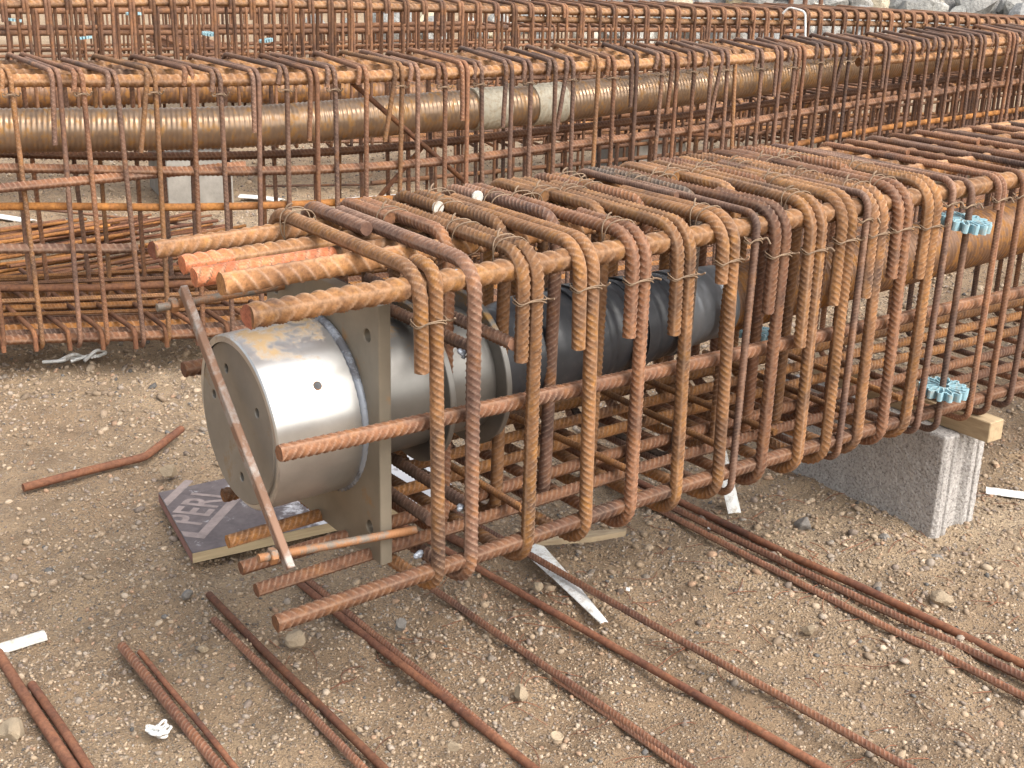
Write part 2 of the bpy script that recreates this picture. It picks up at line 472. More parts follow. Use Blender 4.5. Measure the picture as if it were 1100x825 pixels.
M['dirt'] = m
# gravel: each stone has its own colour
m, nt, b = mat('gravel')
at = N(nt, 'ShaderNodeAttribute', attribute_name='stone')
v = coords(nt, (1, 1, 1), False)
c = mix(nt, .6, at.outputs['Color'], ramp(nt, noise(nt, v, 240, 3), [(.3, (.6, .6, .6)), (.7, (1.2, 1.2, 1.2))]), 'MULTIPLY')
nt.links.new(c, b.inputs['Base Color']); b.inputs['Roughness'].default_value = .9; b.inputs['Specular IOR Level'].default_value = .25
M['gravel'] = m
# boulders
m, nt, b = mat('bank_rock')
oi = N(nt, 'ShaderNodeObjectInfo'); v = coords(nt)
bc = ramp(nt, oi.outputs['Random'], [(0, (.22, .22, .21)), (.45, (.34, .33, .31)), (.7, (.28, .28, .28)), (.86, (.46, .44, .40)), (.95, (.46, .36, .20)), (1, (.68, .67, .64))])
c = mix(nt, 1., bc, ramp(nt, noise(nt, v, 4, 7, .7), [(.3, (.6, .6, .6)), (.7, (1.25, 1.24, 1.2))]), 'MULTIPLY')
nt.links.new(c, b.inputs['Base Color']); b.inputs['Roughness'].default_value = .9
bump(nt, b, noise(nt, v, 9, 6), .7, .05)
M['bank_rock'] = m
M['bank'] = plain('bank_rubble', (.20, .19, .175), .95, .4, 3, .8, 0, .2)

# ------------------------------------------------------------------ ground
_w = [(RNG.uniform(.0025, .005), 2 * PI / L, RNG.uniform(0, 2 * PI), RNG.uniform(0, 2 * PI)) for L in RNG.uniform(.10, .45, 26)]
_w2 = [(RNG.uniform(.006, .014), 2 * PI / L, RNG.uniform(0, 2 * PI), RNG.uniform(0, 2 * PI)) for L in RNG.uniform(1.2, 5, 10)]
def ground_h(x, y):
    x = np.asarray(x, float); y = np.asarray(y, float)
    h = np.zeros(np.broadcast(x, y).shape)
    for a, k, d, p in _w: h = h + a * .45 * np.sin(k * (math.cos(d) * x + math.sin(d) * y) + p)
    for a, k, d, p in _w2: h = h + a * .5 * np.sin(k * (math.cos(d) * x + math.sin(d) * y) + p)
    return h - .008

def axis_lines(lo, hi, a, b, step, far):
    mid_ = np.arange(a, b, step); out = list(mid_)
    s = step; x = b
    while x < hi: out.append(x); s *= 1.13; x += s
    out.append(hi); s = step; x = a - step; L = []
    while x > lo: L.append(x); s *= 1.13; x -= s
    L.append(lo)
    return np.array(L[::-1] + out)
gx = axis_lines(-120, 160, -.4, 4.2, .022, 0); gy = axis_lines(-60, 220, .7, 6.6, .024, 0)
X, Y = np.meshgrid(gx, gy)
Z = ground_h(X, Y)
mb = MB(); nx = len(gx); ny = len(gy)
i = np.arange(ny - 1)[:, None] * nx; j = np.arange(nx - 1)[None, :]
mb.add(np.stack([X, Y, Z], -1).reshape(-1, 3), np.stack([i + j, i + j + 1, i + nx + j + 1, i + nx + j], -1).reshape(-1, 4), True)
tag(link('ground', mb.mesh('ground'), M['dirt']), 'brown stony dirt of the building yard', kind='structure')

CAM = np.array([0, 0, 1.456])
# gravel (stuff): thousands of small stones bedded in the dirt
ph = (1 + 5 ** .5) / 2
ICO = np.array([(-1, ph, 0), (1, ph, 0), (-1, -ph, 0), (1, -ph, 0), (0, -1, ph), (0, 1, ph), (0, -1, -ph), (0, 1, -ph), (ph, 0, -1), (ph, 0, 1), (-ph, 0, -1), (-ph, 0, 1)]) / math.sqrt(1 + ph * ph)
ICOF = np.array([(0, 11, 5), (0, 5, 1), (0, 1, 7), (0, 7, 10), (0, 10, 11), (1, 5, 9), (5, 11, 4), (11, 10, 2), (10, 7, 6), (7, 1, 8), (3, 9, 4), (3, 4, 2), (3, 2, 6), (3, 6, 8), (3, 8, 9), (4, 9, 5), (2, 4, 11), (6, 2, 10), (8, 6, 7), (9, 8, 1)])
def make_gravel(n):
    d = np.exp(RNG.uniform(math.log(1.15), math.log(9.5), n)); a = math.radians(54) + RNG.uniform(-.62, .62, n)
    x = d * np.cos(a); y = d * np.sin(a)
    clump = np.sin(x * 2.3 + 1) + np.sin(y * 3.1 + x) + np.sin(5.3 * x - 4.1 * y + 2) + RNG.normal(0, 1.1, n)
    right = np.clip((x - 1.0) / .6, -1.5, 1.2)
    k = clump + right > -.9
    x, y, d = x[k], y[k], d[k]; n = len(x)
    r = np.clip(RNG.lognormal(math.log(.0027), .48, n), .0014, .011) * np.clip(d / 2.6, .8, 1.7)
    V = np.repeat(ICO[None], n, 0) * (1 + RNG.normal(0, .16, (n, 12, 1)))
    V = V * np.stack([RNG.uniform(.75, 1.35, n), RNG.uniform(.75, 1.2, n), RNG.uniform(.5, .95, n)], -1)[:, None, :]
    t = RNG.uniform(0, 2 * PI, n); c, s = np.cos(t)[:, None], np.sin(t)[:, None]
    vx = V[..., 0] * c - V[..., 1] * s; vy = V[..., 0] * s + V[..., 1] * c
    tl = RNG.normal(0, .3, n)[:, None]; vz = V[..., 2] + tl * vx
    P = np.stack([vx, vy, vz], -1) * r[:, None, None]
    P += np.stack([x, y, ground_h(x, y) + r * .18], -1)[:, None, :]
    F = (ICOF[None] + (np.arange(n) * 12)[:, None, None]).reshape(-1, 3)
    me = bpy.data.meshes.new('gravel')
    me.vertices.add(n * 12); me.vertices.foreach_set('co', P.ravel())
    me.loops.add(F.size); me.loops.foreach_set('vertex_index', F.ravel().astype(np.int32))
    me.polygons.add(len(F)); me.polygons.foreach_set('loop_start', (np.arange(len(F)) * 3).astype(np.int32))
    me.update(calc_edges=True)
    pal = np.array([(.40, .30, .205), (.34, .255, .18), (.43, .335, .24), (.26, .205, .165), (.34, .28, .225), (.46, .37, .28), (.38, .25, .165), (.15, .14, .13), (.48, .43, .37)])
    pr = np.array([.24, .22, .17, .12, .13, .035, .06, .025, .008]); pr /= pr.sum()
    col = pal[RNG.choice(len(pal), n, p=pr)] * RNG.uniform(.62, 1.12, (n, 1))
    ca = me.color_attributes.new('stone', 'FLOAT_COLOR', 'POINT')
    ca.data.foreach_set('color', np.repeat(np.concatenate([col, np.ones((n, 1))], 1), 12, 0).astype(np.float32).ravel())
    return me
tag(link('gravel', make_gravel(150000), M['gravel']), 'loose beige and grey gravel strewn over the dirt', kind='stuff')

# offcuts of tie wire trodden into the dirt (stuff)
mb = MB()
for _ in range(230):
    x, y = RNG.uniform(1.0, 3.0), RNG.uniform(1.0, 2.3)
    a = RNG.uniform(0, 2 * PI); L = RNG.uniform(.03, .11); cv = RNG.normal(0, 14)
    pts = []
    for t in np.linspace(0, L, 9):
        pts.append((x, y, 0)); x += math.cos(a) * L / 8; y += math.sin(a) * L / 8; a += cv * L / 8
    pts = np.array(pts); pts[:, 2] = ground_h(pts[:, 0], pts[:, 1]) + .004 + .006 * np.sin(np.linspace(0, PI, 9)) * RNG.uniform(0, 1)
    tube(mb, pts, RNG.uniform(.0006, .0011), 5)
tag(link('wire_scraps', mb.mesh('wire_scraps'), M['rust_ground']), 'rusty scraps of tie wire lying in the dirt before the cage', kind='stuff')

# ------------------------------------------------------------------ near cage
cage = thing('rebar_cage', 'heavy rusty cage of thick close stirrups around the shiny steel anchor, nearest cage', 'rebar cage', (2.0, 2.0, .316))
ZT0, ZB0, YF, YB = .912, .318, 1.737, 2.275
def near_top(x): return .877 + .0165 * (x - .8)
def near_bot(x): return .352 + .028 * min(1, max(0, (x - .8) / .9)) - .012 * max(0, x - 2.2)
# main bars
def lbar(pts, R, mt='rust_thick', label=None, **k):
    o = rebar('main_bar', pts, R, M[mt], cage, seg=k.pop('seg', 26), per=8, **k)
    if label: o['label'] = label
    return o
XE = 5.6
def run(x0, y0, y1, zf, dz=0, n=12):
    return spline([(x, y0 + (y1 - y0) * (x - x0) / (XE - x0), zf(x) + dz) for x in np.linspace(x0, XE, n)], 6)
lbar(run(.785, 1.763, 1.775, near_top), .0198, phase=.4)
lbar(run(.812, 2.222, 2.26, near_top), .0172, phase=1.0)
lbar(run(.818, 2.10, 2.13, near_top), .0165, 'rust_thick', phase=.2)
o = lbar(run(.803, 2.012, 2.04, near_top), .0165, 'rust_thick', phase=2.0, label='top bar with orange red paint on its cut end')
lbar(run(.822, 1.95, 1.96, near_top), .0198, 'rust_thick', phase=1.3, hand=-1)
lbar(run(.83, 1.771, 1.775, lambda x: .639 - .009 * (x - .8)), .0145, 'rust_brown', phase=.9)
lbar(run(.862, 2.243, 2.25, lambda x: .636 - .009 * (x - .8)), .0145, 'rust_brown', phase=.2)
lbar(run(.80, 1.745, 1.775, near_bot), .0148, 'rust_brown', phase=.5)
for x0, y0, r in ((.82, 1.862, .0125), (.831, 1.949, .0125), (.854, 2.057, .0128), (.928, 2.245, .0145), (1.3, 2.15, .013)):
    lbar(run(x0, y0, y0 + .01, near_bot, .001), r, random.choice(['rust_deep', 'rust_brown', 'rust_deep']), phase=random.random() * 3)
# red paint left on the cut ends of three top bars
for x0, y0, L, r in ((.803, 2.012, .26, .0165), (.818, 2.10, .09, .0165), (.785, 1.763, .002, .0192), (.812, 2.222, .002, .0167)):
    P = np.array([(x0 - .0015, y0, near_top(x0)), (x0 + L, y0 + .0006, near_top(x0 + L))]); mb = MB()
    Q, s = resample(P, .0035); tube(mb, Q, ribs(r * 1.012, phase={2.012: 2.0, 2.10: .2}.get(y0, .4)), 26)
    link('paint_mark', mb.mesh('paint_mark', P[0]), M['red_paint' if L > .01 else 'rust_red'], cage, P[0])

def stirrup_wire(d, zw, yf, R=.0135):
    """two turns of tie wire round a pair of legs, with a twisted tail"""
    mb = MB()
    t = np.linspace(0, 4 * PI, 60)
    hx, hy = d / 2 + R + .002, R + .003
    sq = lambda u: np.sign(u) * np.abs(u) ** .6
    P = np.stack([d / 2 + hx * sq(np.cos(t)), yf + hy * sq(np.sin(t)), zw + .005 * np.sin(t * .5 + 1) + .003 * np.sin(3 * t)], 1)
    tube(mb, P, .0013, 6)
    q = np.array([d / 2 + hx, yf - .004, zw]); a = random.uniform(-1, 1)
    tail = spline([q, q + [.006, -.007, .004 * a], q + [.009, -.015, -.008 * a]], 6)
    tube(mb, tail, .0021, 6)
    return mb
def top_wire(d, y, z, R=.0135):
    mb = MB(); t = np.linspace(0, 2 * PI * 1.7, 44)
    P = np.stack([d / 2 + (d / 2 + R + .002) * np.sign(np.cos(t)) * np.abs(np.cos(t)) ** .7, y + .016 * np.sin(t * .6 + random.random()), z - .016 + .033 * np.sign(np.sin(t)) * np.abs(np.sin(t)) ** .7], 1)
    tube(mb, P, .0013, 6)
    a = random.uniform(-1, 1)
    tube(mb, spline([P[8], P[8] + [.004, -.004 * a, .007], P[8] + [.012, -.010 * a, .011]], 5), .002, 6)
    return mb

NEAR_VAR = {}
def near_stirrup(X, short_end, lap, mt='rust_stirrup', R=.0126, d=.030, dz=0., lean=0., phase=None):
    key = (short_end, lap, R)
    if key not in NEAR_VAR:
        zt, zb = ZT0, ZB0
        pts = [(0, YF, short_end), (0, YF, zt), (.004, YB, zt), (.010, YB, zb), (d - .004, YF, zb), (d, YF, zt), (d, lap, zt)]
        me = rebar_mesh('stirrup', pts, R, seg=22, per=8, fil=.055, phase=random.random() * 3)
        o = link('stirrup', me, M[mt], cage, (X, 0, dz))
        link('tie_wire', stirrup_wire(d, zt - .085 + random.uniform(-.01, .01), YF).mesh('tie_wire'), M['wire'], o, (X, 0, dz))
        if len(NEAR_VAR) % 2: link('tie_wire', top_wire(d, 1.80, zt).mesh('tie_wire'), M['wire'], o, (X, 0, dz))
        link('tie_wire', top_wire(d, random.choice([1.94, 2.08, 2.19]), zt).mesh('tie_wire'), M['wire'], o, (X, 0, dz))
        NEAR_VAR[key] = o
    else:
        o = dup(NEAR_VAR[key], cage, (X, 0, dz))
    yw = random.gauss(0, .022); o.rotation_euler = (0, lean, yw); o.location.x += YF * math.sin(yw)
    if lean: o.location.x -= math.sin(lean) * .6
    if M[mt] != o.data.materials[0]:
        o.material_slots[0].link = 'OBJECT'; o.material_slots[0].material = M[mt]
    return o
outer = [(1.080, .736, 1.80), (1.280, .728, 2.05), (1.410, .720, 2.17), (1.527, .724, 1.93), (1.642, .704, 2.17), (1.755, .795, 2.05),
         (1.890, .700, 1.93), (1.995, .613, 2.17), (2.087, .687, 2.05), (2.187, .675, 2.17), (2.270, .730, 1.93), (2.360, .70, 2.05)]
cut = [.72, .705, .69, .79, .615, .74]
for k, (X_, se, lap) in enumerate(outer):
    se = min(cut, key=lambda c: abs(c - se)); dzz = near_top(X_) - .880
    near_stirrup(X_, se, lap, ['rust_stirrup', 'rust_stirrup', 'rust_stirrup', 'rust_brown', 'rust_thick', 'rust_stirrup', 'rust_brown', 'rust_stirrup', 'rust_thick', 'rust_stirrup', 'rust_brown', 'rust_thick'][k], dz=dzz, lean=random.uniform(-.035, .02))
# single stirrup welded to the frame bars
X_ = 1.180
pts = [(0, 2.05, ZT0), (0, YB + .03, ZT0), (0, YB + .03, ZB0), (0, YF, ZB0), (0, YF, ZT0), (-.002, 2.20, ZT0)]
pts[0] = (-.028, 2.05, ZT0); pts[1] = (-.026, YB + .03, ZT0); pts[2] = (-.02, YB + .03, ZB0)
ws = link('stirrup', rebar_mesh('stirrup', pts, .0132, seg=22, per=8, fil=.055, hand=-1), M['rust_purple'], cage, (X_, 0, 0))
ws['label'] = 'single stirrup with bright weld spots, second from the drum end'
def blob(c, r, seed):
    rg = np.random.default_rng(seed); mb = MB()
    V = ICO * (1 + rg.normal(0, .12, (12, 1))) * r
    V2 = np.vstack([V] + [((V[f[0]] + V[f[1]] + V[f[2]]) / 3 * rg.uniform(.9, 1.35))[None] for f in ICOF])
    F = []
    for k, f in enumerate(ICOF):
        F += [[f[0], f[1], 12 + k], [f[1], f[2], 12 + k], [f[2], f[0], 12 + k]]
    for q in range(5):
        k_ = rg.uniform(.35, .6); o_ = rg.normal(0, .26, 3) * r * [1.1, .5, 1]
        mb.add(V2 * [1.0, .7, .8] * k_ + c + o_, F, True)
    return mb
for k, c in enumerate([(1.165, 1.752, .752), (1.168, 1.75, .466), (1.166, 1.752, .352), (1.155, 1.760, .892), (1.09, 1.77, .385), (1.172, 2.29, .905)]):
    link('weld', blob((0, 0, 0), .0135, k).mesh('weld'), M['weld'], ws, c)
# short cross bars of the frame that carries the anchor
for p, q, r in (((1.197, 1.762, .754), (1.197, 2.26, .754), .0115), ((1.266, 1.742, .757), (1.266, 2.25, .757), .0115),
                ((1.193, 1.762, .458), (1.193, 2.24, .452), .0115), ((1.135, 1.80, .430), (1.135, 2.25, .430), .0115)):
    rebar('cross_bar', [p, q], r, M['rust_purple'], cage, seg=12)
# inner stirrups
INNER = {}
def inner_stirrup(X, lap, mt, dz):
    if lap not in INNER:
        yi, yb = 1.925, YB + .012
        pts = [(0, lap, ZT0), (0, yb, ZT0), (.003, yb, ZB0), (.016, yi, ZB0), (.026, yi, ZT0), (.027, yb - .05, ZT0)]
        me = rebar_mesh('stirrup', pts, .0126, seg=22, per=8, fil=.052, phase=random.random() * 3)
        INNER[lap] = link('stirrup', me, M[mt], cage, (X, 0, dz))
        link('tie_wire', top_wire(.026, 2.10, ZT0).mesh('tie_wire'), M['wire'], INNER[lap], (X, 0, dz))
        o = INNER[lap]
    else: o = dup(INNER[lap], cage, (X, 0, dz))
    if M[mt] != o.data.materials[0]:
        o.material_slots[0].link = 'OBJECT'; o.material_slots[0].material = M[mt]
    return o
for k, X_ in enumerate([1.225, 1.350, 1.470, 1.588, 1.700, 1.832, 1.945, 2.045, 2.140, 2.232, 2.318]):
    inner_stirrup(X_, [2.09, 2.12, 2.16][k % 3], ['rust_brown', 'rust_stirrup', 'rust_purple', 'rust_thick', 'rust_brown', 'rust_dark', 'rust_stirrup', 'rust_brown', 'rust_stirrup', 'rust_brown', 'rust_brown'][k], near_top(X_) - .880)
# pale sawn tips of a few lapped ends
for x, y in ((1.35, 2.119), (1.47, 2.159)):
    mb = MB(); z = ZT0 + near_top(x) - .880
    lathe(mb, (0, 0, 0), (0, -1, 0), [(-.003, .0130), (.001, .0130), (.002, .012), (.002, .0)], 14, smooth=False)
    link('paint_mark', mb.mesh('paint_mark'), M['white_dirty'], cage, (x, y - .001, z))
# thin stirrups: a few between the thick ones, then every 10 cm
def thin_mesh(short_end, lap):
    pts = [(0, YF, short_end), (0, YF, ZT0), (.002, YB, ZT0), (.008, YB, ZB0), (.014, YF, ZB0), (.018, YF, ZT0), (.018, lap, ZT0)]
    return rebar_mesh('stirrup', pts, .0078, seg=9, per=3, fil=.03, phase=1.1)
def thin_single(lap):
    pts = [(0, lap, ZT0), (0, YB, ZT0), (.003, YB, ZB0), (.010, YF, ZB0), (.016, YF, ZT0), (.017, 2.20, ZT0)]
    return rebar_mesh('stirrup', pts, .0082, seg=10, per=4, fil=.03, phase=2.0)
THIN = [thin_single(1.95), thin_mesh(.84, 2.1), thin_single(2.06)]
TW = stirrup_wire(.018, ZT0 - .05, YF, .0085).mesh('tie_wire')
xs = [1.822, 1.95, 2.148, 2.425, 2.425][:1] + [2.148, 2.425] + [2.497, 2.612, 2.690, 2.785, 2.88, 2.98, 3.075] + list(np.arange(3.18, 5.5, .1))
for k, X_ in enumerate(xs):
    dz = near_top(X_) - .880 if X_ < 3 else .03
    o = link('stirrup', THIN[0 if X_ < 2.45 else k % 3], M['rust_brown' if k % 3 else 'rust_purple'], cage, (X_ + .0, 0, dz - (.012 if X_ > 2.45 else 0)))
    o.rotation_euler = (0, random.uniform(-.015, .015), random.uniform(-.02, .02)); o.location.x -= math.sin(o.rotation_euler.y) * .6
    o.location.x += 1.737 * math.sin(o.rotation_euler.z); 
    link('tie_wire', TW, M['wire'], o, wloc(o))
# flat spacer rods across the bottom
for X_ in (1.34, 1.62, 1.86, 2.02, 2.25, 2.44):
    rebar('cross_bar', [(X_, 1.80, near_bot(X_) + .032), (X_ + random.uniform(-.05, .05), 2.30, near_bot(X_) + .030)], .008, M['rust_deep'], cage, seg=9)

# ------------------------------------------------------------------ anchor
AX = np.array([2.08, 0, .09]); AX /= np.linalg.norm(AX)
A0 = np.array([.871, 2.03, .595])
def axp(x, dz=0, dy=0): return A0 + AX * ((x - .871) / AX[0]) + np.array([0, dy, dz])
anchor = thing('ground_anchor', 'shiny steel drum anchor with square plate, black sleeve and rusty duct inside nearest cage', 'anchor', axp(.871))
def part(name, mb, mt, base, parent=None, label=None):
    o = link(name, fix_normals(mb.mesh(name, base)), M[mt], anchor if parent is None else parent, base)
    if label: o['label'] = label
    return o
base = axp(.96)
mb = MB(); L = .178 / AX[0]
smooth_lathe(mb, axp(.874), AX, [(.003, .1615), (.05, .162), (.1, .1628), (.15, .1635), (L, .164)], 96)
lathe(mb, axp(.874), AX, [(0, .1585), (.003, .1615)], 96)
lathe(mb, axp(.874), AX, [(0, .1585), (.0, .148)], 96)
drum = part('drum', mb, 'drum', base)
# face disc with real bolt holes
Mx = Matrix(((AX[0] * 0, 0, -AX[0], 0), (1, 0, 0, 0), (0, 1, -AX[2], 0), (0, 0, 0, 1)))
hol = [circle(.1 * math.cos(math.radians(a)), .1 * math.sin(math.radians(a)), .0095, 20, True) for a in (15, 70, 151, 264)]
me = sheet(circle(0, 0, .1475, 72), hol, .010, Mx, .0012)
link('face_plate', me, M['face'], anchor, axp(.877))
mb = MB(); lathe(mb, axp(.895), AX, [(0, .15), (0, .0)], 32); part('inner_disc', mb, 'sleeve', axp(.895))
# threaded drain port on the drum's side
P0 = np.array([.965, 1.896, .683]); nrm = np.array([0, -.826, .56]); nrm /= np.linalg.norm(nrm)
P0 = axp(.965) + nrm * .1625
mb = MB(); lathe(mb, P0, nrm, [(.0015, .0065), (.0022, .0075), (.0, .0082)], 20); part('port', mb, 'bolt', P0, drum)
mb = MB(); lathe(mb, P0, nrm, [(.0012, .0066), (.0010, .0)], 20); part('port_shade', mb, 'sleeve', P0, drum)  # black disc stands in for the shade inside the open port
# weld bead between drum and plate
mb = MB(); t = np.linspace(0, 2 * PI, 140); e2 = np.array([-AX[2], 0, AX[0]])
P = axp(1.043)[None] + .165 * (np.cos(t)[:, None] * np.array([0, 1., 0]) + np.sin(t)[:, None] * e2)
tube(mb, P, lambda s, th: .0078 + .0010 * np.sin(s * 420) + 0 * th, 10, caps=False)
part('weld_bead', mb, 'weld', axp(1.043))
# bearing plate
pc = np.array([1.055, 2.037, .602])
out = [(-.215, -.244), (.215, -.244), (.215, .236), (-.215, .236)]
hol = [circle(sx * .177, sz * .180 - .004, .0135, 24, True) for sx in (-1, 1) for sz in (-1, 1)]
me = sheet(out, hol, .024, Mx, .0015)
link('bearing_plate', me, M['plate'], anchor, pc)
# neck and flanges
mb = MB(); smooth_lathe(mb, axp(1.066), AX, [(0, .126), (.05, .126), (.10, .1255), (.155, .125)], 72); part('neck_tube', mb, 'neck', axp(1.14))
mb = MB(); smooth_lathe(mb, axp(1.235), AX, [(0, .122), (.06, .122), (.115, .122)], 72); part('neck_tube', mb, 'neck', axp(1.29))
for x, r, tk in ((1.222, .160, .013), (1.350, .157, .013)):
    mb = MB(); lathe(mb, axp(x), AX, [(0, .05), (0, r - .0015), (.0015, r), (tk - .0015, r), (tk, r - .0015), (tk, .05)], 84); part('flange', mb, 'neck', axp(x + tk / 2))
# black sleeve, four overlapping lengths, each with a tape band
segs = [(1.364, 1.605, .107, .1045, 'sleeve'), (1.592, 1.742, .1095, .098, 'sleeve'), (1.730, 1.868, .101, .090, 'sleeve'), (1.856, 2.035, .092, .080, 'sleeve_end')]
for k, (x0, x1, r0, r1, mt) in enumerate(segs):
    mb = MB(); L = (x1 - x0) / AX[0]; pr = []
    for t in np.linspace(0, 1, 30):
        r = r0 + (r1 - r0) * (t ** (.5 if k == 0 else .85))
        r += .0022 * math.sin(t * 19 + k) * math.exp(-((t - .75) / .2) ** 2) + .0008 * math.sin(t * 40 + k * 2)
        if k == 0: r += .006 * math.exp(-((t - .62) / .22) ** 2) - .006 * math.exp(-((t - .28) / .12) ** 2)
        pr.append((t * L, r))
    pr = [(0, r0 - .012), (0.0, r0 - .001)] + pr + [(L, r1 - .006)]
    smooth_lathe(mb, axp(x0, .006), AX, pr, 72)
    o = part('sleeve', mb, mt, axp((x0 + x1) / 2))
    if k == 3: o['label'] = 'last length of the black sleeve, greyed by a painted sky reflection'
    if k:
        mb = MB(); rr = r0 + .0026
        lathe(mb, axp(x0 + .022, .006), AX, [(0, rr - .003), (0, rr), (.026, rr - .0015), (.026, rr - .005)], 72); part('tape_band', mb, mt, axp(x0 + .03), o)
# corrugated duct
P = np.array([axp(2.02), axp(XE)]); Q, s = resample(P, .0026); mb = MB(); p_ = .0135
tube(mb, Q, lambda s, th: .0715 + .0024 * np.cos(2 * PI * (s / p_ + th / (2 * PI))) + .001 * np.sin(s * 3), 44)
part('duct', mb, 'duct', axp(2.6))
# clamp bar and its threaded rods
u = np.array([0, 2.172 - 1.772, .815 - .427]); cen = np.array([.843, (2.172 + 1.772) / 2, (.815 + .427) / 2]); lu = np.linalg.norm(u); u /= lu
w = np.cross(u, [1, 0, 0])
mb = MB(); boxv(mb, cen, u * lu / 2, w * .0095, np.array([.007, 0, 0]), .0015); part('clamp_bar', mb, 'strap', cen)
def rod(p, q, nut_x):
    p = np.array(p); q = np.array(q); mb = MB(); Q, s = resample(np.array([p, q]), .0012)
    tube(mb, Q, lambda s, th: .0074 + .0009 * np.cos(2 * PI * (s / .0032 + th / (2 * PI))), 14)
    o = part('threaded_rod', mb, 'bolt', (p + q) / 2)
    t = (nut_x - p[0]) / (q[0] - p[0]); c = p + (q - p) * t; mb = MB()
    lathe(mb, c, q - p, [(-.0065, .006), (-.0065, .0125), (-.005, .0145), (.005, .0145), (.0065, .0125), (.0065, .006)], 6, smooth=False)
    part('nut', mb, 'bolt', c, o)
rod((.800, 1.803, .446), (1.105, 1.803, .418), .826)
rod((.795, 2.178, .783), (1.06, 2.178, .790), .826)

# ------------------------------------------------------------------ spacer wheels (blue plastic)
def wheel_mb(r=.056, h=.020, n=14):
    mb = MB()
    def wall(P, t, closed=True):
        P = np.asarray(P, float); m = len(P)
        T = np.roll(P, -1, 0) - np.roll(P, 1, 0) if closed else np.gradient(P, axis=0)
        nn = np.stack([-T[:, 1], T[:, 0]], 1); nn /= np.linalg.norm(nn, axis=1)[:, None]
        a, b_ = P + nn * t / 2, P - nn * t / 2
        V = np.vstack([np.c_[a, np.full(m, -h / 2)], np.c_[a, np.full(m, h / 2)], np.c_[b_, np.full(m, h / 2)], np.c_[b_, np.full(m, -h / 2)]])
        F = []
        for i_ in range(m if closed else m - 1):
            j_ = (i_ + 1) % m
            for q in range(4):
                F.append([q * m + i_, q * m + j_, ((q + 1) % 4) * m + j_, ((q + 1) % 4) * m + i_])
        mb.add(V, F, False)
    t = np.linspace(0, 2 * PI, n * 10, endpoint=False)
    rr = r * (.86 + .14 * np.tanh(2.2 * np.cos(n * t)))
    wall(np.stack([rr * np.cos(t), rr * np.sin(t)], 1), .0032)
    wall(np.stack([.0145 * np.cos(t[::6]), .0145 * np.sin(t[::6])], 1), .004)
    for k in range(n):
        a = 2 * PI * k / n
        q = np.array([[x * math.cos(a + .25 * (x / r)) , x * math.sin(a + .25 * (x / r))] for x in np.linspace(.0145, r * .86, 6)])
        wall(q, .0026, False)
    return mb
wm = fix_normals(wheel_mb().mesh('spacer_wheel')); wm.materials.append(M['blue'])
for (x, y, z), lb, tl in (((2.505, 1.737, .835), 'pale blue spacer wheel high on a thin stirrup in front of the rusty duct', (.12, .02, .2)),
                          ((2.512, 1.737, .437), 'pale blue spacer wheel low on a thin stirrup just above the timber', (.05, -.03, .5)),
                          ((2.43, 2.275, .445), 'pale blue spacer wheel half hidden behind stirrups below the sleeve end', (.1, .1, 0))):
    o = link('spacer_wheel', wm, None, None, (x, y, z)); o.rotation_euler = tl
    tag(o, lb, 'spacer', 'blue spacer wheels on the nearest cage')

# ------------------------------------------------------------------ block, timber, board, lath
def profile_prism(name, prof, y0, y1, jitter=.0012):
    pass
# concrete block: a long block on edge with grooved end
bx0, bx1, by0, by1, bz1 = 2.630, 2.797, 1.785, 2.330, .271
poly = [(bx0 + .010, by0 - .0), (bx0 + .028, by0), (bx0 + .033, by0 + .012), (bx0 + .038, by0), (bx0 + .05, by0), (bx0 + .062, by0 + .016), (bx1 - .066, by0 + .018), (bx1 - .052, by0),
        (bx1 - .036, by0), (bx1 - .031, by0 + .012), (bx1 - .026, by0), (bx1 - .008, by0), (bx1, by0 + .008), (bx1, by1), (bx0, by1), (bx0, by0 + .010)]
def extrude_poly(poly, z0, z1, bev=.006):
    mb = MB(); n = len(poly); A = np.array(poly); c = A.mean(0)
    tp = c + (A - c) * (1 - bev / .15)
    rings = [np.c_[A, np.full(n, z0)], np.c_[A, np.full(n, z1 - bev)], np.c_[tp, np.full(n, z1)]]
    V = np.vstack(rings); F = [[k * n + i, k * n + (i + 1) % n, (k + 1) * n + (i + 1) % n, (k + 1) * n + i] for k in range(2) for i in range(n)]
    F.append([2 * n + i for i in range(n)]); F.append([i for i in range(n)][::-1])
    mb.add(V, F, False); return mb
o = link('concrete_block', fix_normals(extrude_poly(poly, -.01, bz1).mesh('concrete_block', (2.71, 2.05, 0))), M['concrete'], None, (2.71, 2.05, 0))
tag(o, 'grey concrete block with grooved end standing under the nearest cage', 'block')
rm = o.modifiers.new('Remesh', 'REMESH'); rm.mode = 'VOXEL'; rm.voxel_size = .0028; rm.use_smooth_shade = False
for nm_, sc_, st_ in (('pores', .007, .0028), ('chips', .035, .0035)):
    tx = bpy.data.textures.new(nm_, 'CLOUDS'); tx.noise_scale = sc_; tx.noise_depth = 3
    dm = o.modifiers.new(nm_, 'DISPLACE'); dm.texture = tx; dm.strength = st_; dm.mid_level = .55; dm.texture_coords = 'LOCAL'
mb = MB(); boxv(mb, (0, 0, 0), (.0275, 0, 0), (0, .30, 0), (0, 0, .0265), .002)
o = link('timber_packer', mb.mesh('timber_packer'), M['timber'], None, (2.712, 2.010, bz1 + .0275)); tag(o, 'short pale timber lying on the concrete block under the cage', 'timber')

